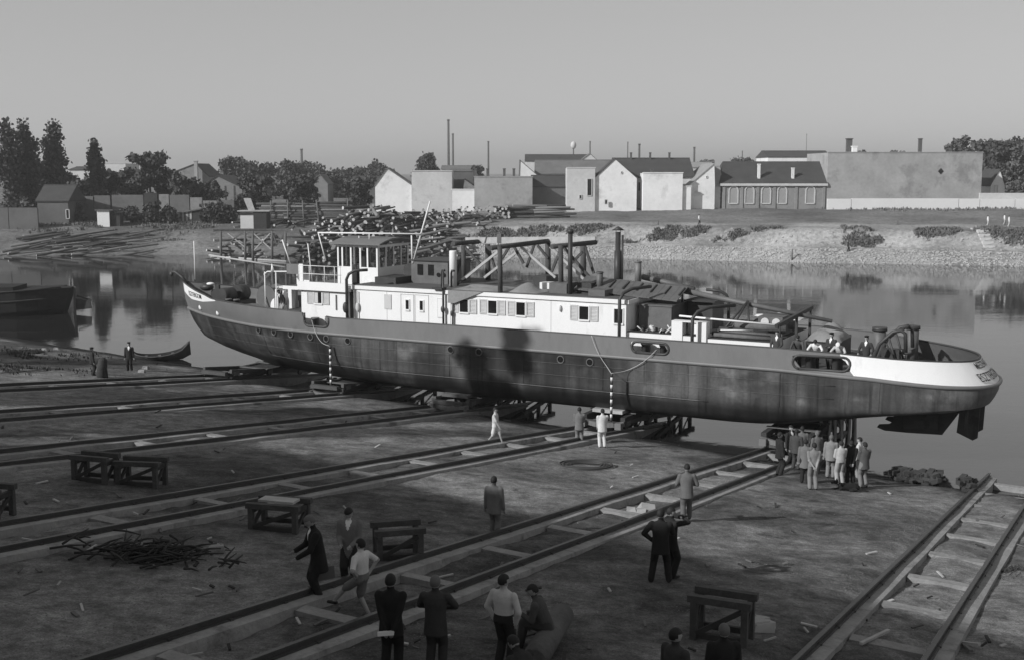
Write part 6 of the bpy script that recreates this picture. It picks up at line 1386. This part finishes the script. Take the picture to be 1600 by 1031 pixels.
person(at(941, 697), 350, 1.76, .62, .62, 'man in pale white suit standing with his back turned', g0, handL=(-.16, .2, .86), handR=(.16, .2, .86), vox=.024)
person(at(1072, 815), 5, 1.78, .13, .11, 'man in grey suit walking alone along the track towards the ship', g0, handL=(-.2, .28, 1.05), handR=(.22, .26, 1.05), footL=(-.1, -.18, .02), footR=(.1, .16, 0), head=(0, 8))
person(at(1031, 908), 10, 1.82, .022, .02, 'man in dark suit and pale collar with his hand on his hip', g0, handL=(-.2, .06, .98), handR=(.12, .32, 1.25), polL=(-1, -.3, 0), footL=(-.2, -.02, 0), footR=(.2, .05, 0), vox=.019, head=(25, 0))
o = person(at(1047, 900), 60, 1.76, .02, .018, 'man in black suit half hidden behind the man with hand on hip, raising a camera', g0, handL=(-.06, .36, 1.42), handR=(.1, .36, 1.42), vox=.021, head=(30, 0))
cmr = MB().box(-.07, .07, -.04, .04, -.05, .05).tube([(0, .04, 0), (0, .1, 0)], .03, 10); q = o.location; tag(cmr.build('hand_camera', STEEL, loc=(q[0] + .33, q[1] + .2, q[2] + 1.45), rz=-1), 'small dark hand camera held up by the man in the black suit', 'camera')
person(at(499, 930), 250, 1.92, .016, .02, 'man in long dark coat with a sleeve thrust forward, bareheaded and grey', g0, hair='grey', handL=(-.2, .42, .98), handR=(.1, .42, 1.02), lean=10, head=(0, 14), vox=.019, skirt=.3)
q = at(503, 922); tag(MB().prism([(-.2, 0), (.2, .05), (.18, .32), (-.22, .28)], 1, -.03, .03).build('briefcase', M('tan_leather', .14, .6, .2, 4), loc=(q[0] + .12, q[1] - .25, q[2] + .45), rz=.3), 'flat tan folder held against the long dark coat', 'folder')
person(at(548, 908), 190, 1.86, .17, .03, 'man in light grey jacket with bowed head facing the child', g0, head=(0, 24), handL=(-.12, .28, 1.0), handR=(.12, .26, 1.0), vox=.019)
person(at(570, 960), 300, 1.70, .62, .16, 'youngster in white shirt taking a long step over the rail', g0, jacket=False, short_sleeve=True, shorts=True, footL=(-.06, .72, .22), footR=(.1, -.04, 0), handL=(-.2, .06, .98), handR=(.22, .0, .98), polL=(-1, -.4, 0), polR=(1, -.4, 0), vox=.019, hips=(0, .08), drop=.03)
o = person(headat(610, 898, 1.78), 5, 1.78, .014, .014, 'man in black suit and white collar with hands behind his back holding paper', g0, handL=(-.07, -.2, .86), handR=(.07, -.2, .84), polL=(-1, .2, 0), polR=(1, .2, 0), vox=.018)
q = o.location; tag(MB().box(-.15, .12, -.02, .02, -.035, .035).build('rolled_paper', WHITEW, loc=(q[0] - .05, q[1] - .25, q[2] + .83), rz=.2), 'rolled white paper held behind the black suit', 'paper')
person(headat(680, 900, 1.75), 8, 1.75, .045, .04, 'man in charcoal suit with bent elbows, seen from behind beside the black suit', g0, hair='grey', handL=(-.1, .3, 1.08), handR=(.12, .3, 1.08), polL=(-1, -.2, -.2), polR=(1, -.2, -.2), vox=.018)
person(headat(787, 896, 1.75), 30, 1.75, .50, .022, 'young man in white shirt and dark trousers with hands in his pockets', g0, jacket=False, handL=(-.22, .04, .88), handR=(.22, .04, .88), polL=(-1, -.5, 0), polR=(1, -.5, 0), vox=.018, head=(20, 0))
c = headat(846, 908, 1.28); person(c, 285, 1.75, .07, .045, 'man in grey jacket sitting on a big log and looking down', g0, lean=24, drop=.44, hips=(0, -.1), footL=(-.14, .38, 0), footR=(.14, .42, 0), handL=(-.12, .34, .68), handR=(.16, .3, .62), head=(-10, -6), vox=.018)
fz = math.radians(-285); bk = Vector((-math.sin(fz), math.cos(fz), 0)); lp = Vector(c) - bk * .12; la = Vector((.72, .69, 0)); la = Vector((bk.y, -bk.x, 0))
mb = MB().tube([lp - la * 1.1 + Vector((0, 0, .2)), lp + Vector((0, 0, .21)), lp + la * 1.3 + Vector((0, 0, .2))], [.25, .24, .23], 14, 0, True, 1); tag(mb.build('big_log', [LOGB[0], WOOD]), 'big barked log on which the man in the grey jacket sits', 'log')
person(headat(818, 1002, 1.15), 320, 1.75, .03, .03, 'crouching man in dark jacket below the sitting man', g0, lean=40, drop=.42, hips=(0, -.2), footL=(-.13, .05, 0), footR=(.13, .2, 0), handL=(-.1, .4, .55), handR=(.12, .42, .5), vox=.02)
person(headat(1056, 976, 1.74), 50, 1.74, .045, .03, 'dark-haired man in grey jacket before the lone timber stool', g0, vox=.018, head=(20, 0))
person(headat(1132, 961, 1.76), 0, 1.76, .022, .022, 'fair-haired man in dark suit and white collar before the lone timber stool', g0, hair='grey', vox=.018)
person(at(772, 833), 20, 1.74, .17, .15, 'lone man in drab clothes standing on the open soil above the long track', g0, vox=.022, footL=(-.1, .12, 0), footR=(.1, -.1, 0))
g4 = 'crowd by the stern wagon'
crowd = [(1217, 741, 1.80, 75, .02, .022, 'dark', True, 'man in black suit with white shirt front turning to the crowd', {}), (1234, 726, 1.80, 150, .025, .02, 'dark', True, 'man in dark coat behind the man with the white shirt front', {}),
         (1252, 722, 1.82, 10, .13, .05, 'dark', True, 'broad man in light grey coat deep in the crowd', {}), (1257, 755, 1.74, 20, .15, .02, 'dark', True, 'man in pale coat with a dark bag, back turned', dict(skirt=.3)),
         (1270, 766, 1.80, 0, .20, .20, 'dark', False, 'worker in grey overalls with hands clasped behind his back', dict(short_sleeve=True, handL=(-.06, -.2, .9), handR=(.06, -.2, .88), polL=(-1, .2, 0), polR=(1, .2, 0))),
         (1275, 738, 1.74, 340, .13, .1, 'grey', True, 'fair-haired man behind the worker in overalls', {}), (1297, 748, 1.78, 20, .22, .20, 'grey', True, 'man in light suit standing left of the white shirt', {}),
         (1312, 758, 1.74, 350, .42, .36, 'dark', False, 'man in white shirt and pale trousers in the middle of the crowd', dict(handL=(-.1, .3, 1.05), handR=(.1, .3, 1.05))), (1328, 757, 1.74, 5, .014, .014, 'dark', True, 'man in black suit right of the white shirt', dict(handL=(-.06, -.2, .86), handR=(.06, -.2, .86), polL=(-1, .2, 0), polR=(1, .2, 0))),
         (1341, 748, 1.7, 300, .5, .3, 'dark', False, 'man in white shirt half hidden behind the grey suit', {}), (1349, 761, 1.80, 345, .085, .19, 'dark', True, 'man in dark grey jacket and pale trousers at the edge of the crowd', dict(handL=(-.1, .3, 1.0), handR=(.12, .3, 1.0))),
         (1243, 735, 1.72, 30, .06, .05, 'dark', True, 'shorter man between the dark coat and the pale coat', {})]
for px, py, h_, az_, tp_c, lg, hr, jk, lb, kw in crowd: person(at(px, py), az_, h_, tp_c, lg, lb, g4, hair=hr, jacket=jk, vox=.023, **kw)
# dog lying at their feet
q = Vector(at(1325, 766)); dm = M('black_fur', .012, .8, .3, 12, .5)
mb = MB().tube([(-.42, 0, .12), (-.25, 0, .17), (0, 0, .16), (.22, 0, .18), (.36, 0, .24)], [.08, .14, .15, .13, .09], 10).ell((.46, .02, .34), (.1, .075, .08)).tube([(.5, .02, .33), (.64, .03, .3)], [.055, .035], 8)
for y_ in (-.1, .1): mb.tube([(.25, y_, .1), (.45, y_, .05), (.6, y_, .04)], [.05, .04, .035], 7).tube([(-.3, y_ * 1.3, .1), (-.1, y_ * 1.6, .06), (-.02, y_ * 1.6, .04)], [.08, .05, .035], 7).tube([(.42, y_ * .7, .4), (.4, y_ * .9, .47)], [.04, .012], 6)
mb.tube([(-.48, 0, .1), (-.65, .08, .05), (-.8, .05, .04)], [.035, .025, .012], 6)
o = mb.build('dog', dm, loc=q, rz=math.pi - .1); md = o.modifiers.new('r', 'REMESH'); md.mode = 'VOXEL'; md.voxel_size = .022; dg = bpy.context.evaluated_depsgraph_get(); nm = bpy.data.meshes.new_from_object(o.evaluated_get(dg)); o.modifiers.clear(); o.data = nm; nm.materials.clear(); nm.materials.append(dm)
for p in nm.polygons: p.use_smooth = True
tag(o, 'black dog lying on the ground at the feet of the crowd', 'dog')
# people aboard
def aboard(s, w, z=None): return (SO[0] + U[0] * s + N[0] * w, SO[1] + U[1] * s + N[1] * w, zrub(s) - .02 if z is None else z)
g5 = 'men aboard the tug'
LR = dict(lean=38, drop=.06, hips=(0, -.2), handL=(-.3, .5, .95), handR=(.3, .5, .95), head=(0, 10))
person(aboard(9.3, 3.55), 208, 1.72, .06, .05, 'crewman in dark jacket with open white collar leaning at the bulwark', g5, handL=(-.2, .3, .98), handR=(.2, .3, .98), vox=.024)
person(aboard(8.35, 3.45), 200, 1.74, .08, .03, 'crewman in grey shirt bending over the after bulwark slot', g5, jacket=False, vox=.024, **{**LR, 'lean': 26})
person(aboard(7.55, 3.4), 200, 1.72, .72, .02, 'crewman in bright white shirt leaning far over the bulwark', g5, jacket=False, vox=.024, **LR)
person(aboard(7.0, 2.7), 225, 1.74, .045, .04, 'crewman in dark jacket standing upright behind the white shirt', g5, handL=(-.1, .28, 1.1), handR=(.1, .28, 1.1), cap=.015, vox=.024)
person(aboard(6.5, 3.3), 208, 1.70, .5, .1, 'crewman in pale cap and pale jacket looking down over the bulwark', g5, jacket=False, cap=.7, vox=.024, **{**LR, 'head': (0, 30)})
person(aboard(5.45, 2.6), 215, 1.74, .045, .02, 'crewman in dark jacket and light waistcoat right of the pale cap', g5, handL=(-.3, .2, .95), handR=(.3, .2, .95), cap=.02, vox=.024)
person(aboard(38.55, 3.0, 4.1), 230, 1.7, .03, .3, 'crewman in dark jacket leaning out below the bridge', g5, lean=30, hips=(0, -.1), vox=.026)
# walkers on the far bank
g6 = 'walkers on the far bank'
for px, py, tp_c, lg, jk, lb in ((1092, 352, .7, .02, False, 'walker in white shirt and dark trousers on the meadow road'), (1325, 394, .03, .02, True, 'man in dark suit on the tow path by the river'), (1543, 354, .7, .5, False, 'small pale figure near the top of the stone steps'), (1569, 352, .7, .4, False, 'pale walker beside a companion on the right bank'), (1576, 355, .65, .5, False, 'pale companion walker at the right end of the bank')):
    q = onfar(px, py); person((q[0], q[1], far_z(q[0], q[1])), 100, 1.72, tp_c, lg, lb, g6, jacket=jk, vox=.05, footL=(-.1, .15, 0), footR=(.1, -.15, 0))

# ------------------------------------------------------------------ river haze
hm = bpy.data.materials.new('haze'); hm.use_nodes = True; t = hm.node_tree; t.nodes.remove(t.nodes['Principled BSDF'])
pv = t.nodes.new('ShaderNodeVolumePrincipled'); pv.inputs['Color'].default_value = (.9, .9, .9, 1); pv.inputs['Density'].default_value = .0004; pv.inputs['Anisotropy'].default_value = .2
t.links.new(pv.outputs[0], t.nodes['Material Output'].inputs['Volume'])
hz = MB().box(-1600, 1600, -200, 5400, -9, 70).build('haze', hm); tag(hz, 'thin pale haze over the river and the far bank', 'haze', kind='stuff')
